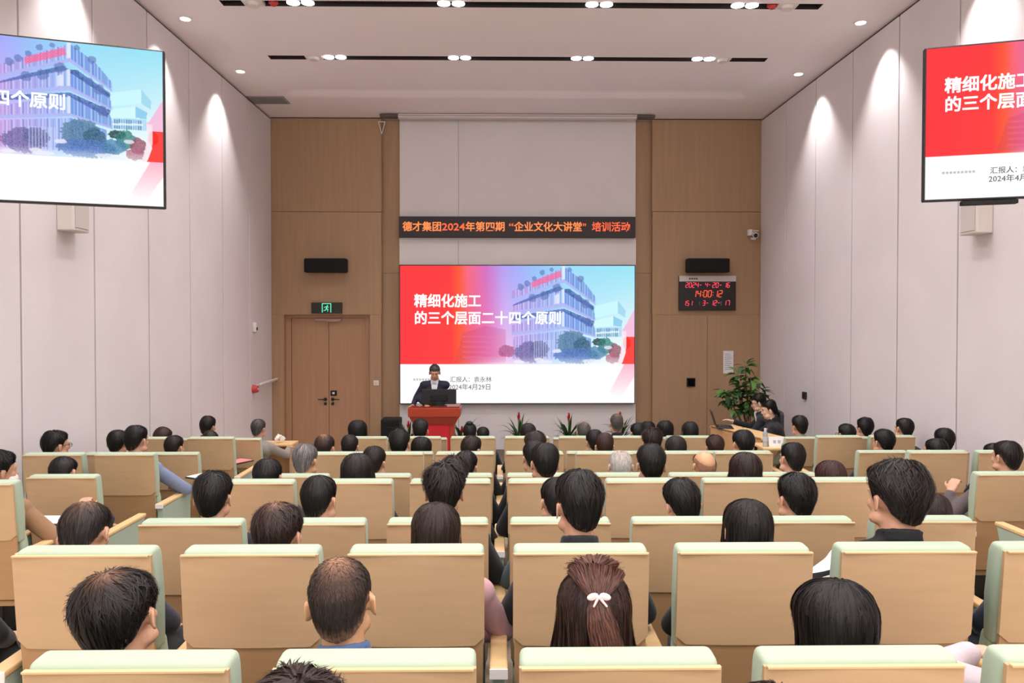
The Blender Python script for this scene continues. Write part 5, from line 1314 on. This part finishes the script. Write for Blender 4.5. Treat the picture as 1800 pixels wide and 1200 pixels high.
lxx, _ = at(1262, 745, 11.35)
p = Vector((lxx, 11.38, az - .005))
lp = empty('laptop', p, R(-100)); tag(lp, 'open black laptop on the staff desk, lid leaning toward the stage wall', 'laptop')
b = MB(); b.box(-.17, .17, -.02, .22, 0, .018, .004, 1); b.build('base', M_BLACK, lp)
b = MB(); b.box(-.17, .17, -.006, .006, 0, .25, .003, 1, M=Matrix.Translation((0, -.02, .012)) @ Matrix.Rotation(R(18), 4, 'X')); b.build('lid', M_BLACK, lp)
b = MB()
for q in range(4): b.box(-.15, .15, .02 + q * .035, .045 + q * .035, .018, .021)
b.build('keyboard', mat('keys', '34343a', .6), lp)
SIT2 = dict(SEATED); SIT2.update(sp2=(0, .30, .90), neck=(0, .36, 1.04), elb=(.23, .45, .77), wri=(.10, .66, .80), hd=(-.1, 1, 0))
POSES['staff'] = (0, -10, 0)
pw = person_meshes('staff', POSES['staff'], SIT2, {1: dict(elb=(.22, .50, .80), wri=(.14, .78, .88), hd=(0, 1, .25), curl=.4), -1: dict(elb=(-.22, .46, .78), wri=(-.12, .66, .79), hd=(.1, 1, 0))}, vox=.007)
def staff(u, vt, Y, rz, label, hair, hm, top, gl=False, skin=S_PALE):
    H = pw['H']; yh = H @ Vector((0, 0, .12)); rot = Matrix.Rotation(rz, 3, 'Z')
    x, zt = at(u, vt, Y); off = rot @ Vector((yh.x, yh.y, 0))
    topz = (H @ Vector((0, -.03, .135))).z; sz = max(.9, min(1.12, zt / topz))
    o = bpy.data.objects.new('person', pw['body']); COL.objects.link(o); o.location = (x - off.x, Y - off.y, zt - topz * sz); o.rotation_euler = (0, 0, rz); o.scale = (1, 1, sz)
    setmat(o, skin); tag(o, label, 'person')
    j = link('jacket', pw['jacket'], o); setmat(j, cloth(top)); j = link('trousers', pw['trousers'], o); setmat(j, cloth('1a1a20')); link('shoes', pw['shoes'], o)
    h = link('hair', SH[hair], o); setmat(h, HM[hm]); h.matrix_local = H; eyes(o, H)
    if gl: glasses(o, H)
    return o, H
wf, wH = staff(1349, 702.5, 11.15, R(78), 'woman in black suit in profile at the staff desk, dark hair tied back', 'neat', 'black', '15161a')
head_child(wf, wH, 'ponytail', lambda b: (b.cap((0, -.10, .02), (0, -.125, -.10), .026, .016)), HM['black'])
b = MB(); b.cap((-.07, .36, 1.06), (-.03, .44, .86), .004, .004, 6); b.cap((.07, .36, 1.06), (-.03, .44, .86), .004, .004, 6); b.box(-.06, .0, .43, .437, .76, .86); b.build('lanyard', M_OFFW, wf)
mf, mH = staff(1331, 691, 11.85, R(72), 'man in glasses and black suit with white collar, behind the woman', 'short', 'black', '1c1e24', True)
head_child(mf, mH, 'shirt_collar', lambda b: (b.cap((-.03, .06, -.12), (.03, .06, -.12), .014, .014), b.cap((0, .07, -.13), (0, .075, -.24), .02, .012)), M_WHITE)
for Yc, u, hgt, lb in ((11.25, 1375, 722, 'black office chair with upright mesh back behind the woman'), (11.95, 1352, 730, 'black office chair under the man in glasses')):
    x, zt = at(u, hgt, Yc)
    oc = empty('office_chair', (x - .12, Yc, 0), R(80)); tag(oc, lb, 'chair', 'black office chairs at the staff desk')
    b = MB(); b.box(-.22, .22, -.10, -.05, .58, zt, .05, 4); b.build('backrest', mat('office_grey_black', '2c2e31', .8, bump=.2, bscale=200), oc, smooth=True, auto=40)
    b = MB(); b.box(-.24, .24, -.06, .42, .42, .49, .03, 3); b.build('seat', M_BLKM, oc, smooth=True, auto=40)
    b = MB(); b.cyl((0, .18, .08), (0, .18, .42), .028, n=14); b.build('gas_lift', M_DARK, oc)
    b = MB(); b.box(-.03, .03, -.12, -.10, .40, .8, .004); b.build('back_support', M_DARK, oc)
    for k in range(5):
        a = k * R(72); b = MB(); e_ = Vector((math.cos(a) * .28, .18 + math.sin(a) * .28, .07)); b.cap((0, .18, .10), e_, .022, .016, 8); lg = b.build('leg', M_DARK, oc, smooth=True)
        b = MB(); b.cyl(e_ + Vector((-.015, 0, -.04)), e_ + Vector((.015, 0, -.04)), .03, n=14); b.build('castor', M_BLACK, lg)
    for s in (-1, 1):
        b = MB(); b.cap((s * .25, -.02, .46), (s * .26, 0, .66), .014, .014, 8); b.cap((s * .26, -.04, .67), (s * .26, .22, .67), .02, .02, 8); b.build('arm', M_BLACK, oc, smooth=True)
# small side table with name card and bottle
x0, z0 = at(1333, 783, 9.95); x1, _ = at(1402, 783, 9.95)
ft = empty('side_table', ((x0 + x1) / 2, 9.95, 0)); tag(ft, 'small pale wooden table in the right aisle behind the desk', 'table')
tw = (x1 - x0) / 2; b = MB(); b.box(-tw, tw, -.2, .25, z0 - .03, z0, .004, 1); b.build('table_top', M_ARMW, ft)
for sx in (-1, 1):
    for sy in (-.17, .22):
        b = MB(); b.box(sx * (tw - .04) - .018, sx * (tw - .04) + .018, sy - .018, sy + .018, 0, z0 - .03, .003, 1); b.build('leg', M_DARK, ft)
x, _ = at(1364, 780, 9.9)
nc = empty('name_card', (x, 9.9, z0)); tag(nc, 'folded white name card on the side table', 'name card')
b = MB(); b.box(-.105, .105, -.002, .002, 0, .13, 0, 1, M=Matrix.Translation((0, -.04, 0)) @ Matrix.Rotation(R(-16), 4, 'X')); b.box(-.105, .105, -.002, .002, 0, .13, 0, 1, M=Matrix.Translation((0, .035, 0)) @ Matrix.Rotation(R(16), 4, 'X')); b.build('card', M_PAPER, nc)
b = MB()
for q in (-.045, .015): b.box(q, q + .035, -.0035, -.002, .045, .085, 0, 1, M=Matrix.Translation((0, -.04, 0)) @ Matrix.Rotation(R(-16), 4, 'X'))
b.build('card_print', mat('card_ink', 'b8b4bc', .8), nc)
def bottle(u, v, Y, zb, label, hgt=.20):
    x, _ = at(u, v, Y); r = empty('water_bottle', (x, Y, zb)); tag(r, label, 'bottle', 'small water bottles')
    g = mat('bottle_plastic', 'dfe6ea', .15); g.node_tree.nodes['Principled BSDF'].inputs['Transmission Weight'].default_value = .55
    b = MB(); b.cyl((0, 0, 0), (0, 0, hgt * .72), .031, n=18); b.cyl((0, 0, hgt * .72), (0, 0, hgt * .9), .031, .013, 18); b.build('bottle_body', g, r, smooth=True, auto=40)
    b = MB(); b.cyl((0, 0, hgt * .9), (0, 0, hgt), .015, n=14); b.build('cap', M_WHITE, r)
    b = MB(); b.cyl((0, 0, hgt * .3), (0, 0, hgt * .55), .032, n=18); b.build('bottle_label', mat('bottle_label', 'c8d0d8', .5), r)
bottle(1345, 770, 9.88, z0, 'clear water bottle with white cap left of the name card', .24)

# front row panel at left with the grey jacket man
px0, pz0 = at(386, 781, 10.75); px1, _ = at(513.5, 780, 10.75)
pn = empty('front_desk', ((px0 + px1) / 2, 10.75, 0)); tag(pn, 'pale wooden desk in front of the left block front row', 'desk')
tw = (px1 - px0) / 2; b = MB(); b.box(-tw, tw, 0, .34, pz0 - .03, pz0, .004, 1); b.build('desk_top', M_ARMW, pn)
b = MB(); b.box(-tw, tw, .30, .33, .1, pz0 - .03, .003, 1); b.build('front_panel', M_DESK, pn)
for sx in (-1, 1):
    b = MB(); b.box(sx * (tw - .02) - .02, sx * (tw - .02) + .02, .0, .30, 0, pz0 - .03, .003, 1); b.build('end_panel', M_SEATW, pn)
gm, gH = person('person in light grey-brown jacket leaning on the desk, front row by left aisle', 'I', 455, 736, hair='short', hm='salt', pose='fr', s=1.02, top='8c837c', dy=.30,
                arms={1: dict(elb=(.32, .40, .80), wri=(.30, .62, .86), hd=(-.2, 1, .1))}, key='grey')
tx, tz = at(492, 776, 10.9)
b = MB()
for k in range(9):
    d = Vector((rr.gauss(0, 1), rr.gauss(0, 1), abs(rr.gauss(0, 1)))).normalized(); b.ell(Vector((0, 0, .05)) + d * .04, (.05 * rr.uniform(.5, 1), .02, .05 * rr.uniform(.6, 1.1)), Euler((rr.random() * 3, rr.random() * 3, rr.random() * 3)), 1)
o = b.build('crumpled_tissue', M_PAPER, loc=(tx, 10.88, pz0)); tag(o, 'crumpled white tissue on the desk beside the grey jacket', 'tissue')

# papers and writing boards
def sheet(u, v, Y, zz, w, d, rz, label, board=True):
    x, _ = at(u, v, Y); r = empty('writing_board' if board else 'paper_sheet', (x, Y, zz), rz); tag(r, label, 'clipboard' if board else 'paper')
    if board:
        b = MB(); b.box(-w / 2 - .01, w / 2 + .01, -d / 2 - .01, d / 2 + .01, 0, .012, .003, 1); b.build('board', M_BLACK, r)
    b = MB(); b.box(-w / 2, w / 2, -d / 2, d / 2, .013, .018); b.build('paper', M_PAPER, r)
sheet(84, 917, 5.22, at(84, 917, 5.22)[1], .26, .20, 0, 'white paper on a black board, sixth row, left aisle seat')
sheet(355, 838, 7.25, at(355, 838, 7.25)[1], .16, .22, R(-30), 'white paper held beside the blue-grey sleeve')
sheet(420, 812, 9.3, at(417, 812, 9.3)[1], .2, .25, R(-30), 'folded red and white booklet on the armrest by the left aisle')
o = [x for x in COL.objects if x.name.startswith('paper') and x.parent and 'booklet' in (x.parent.get('label') or '')][0]
o.data.materials[0] = mat('booklet_red', 'e08888', .6)
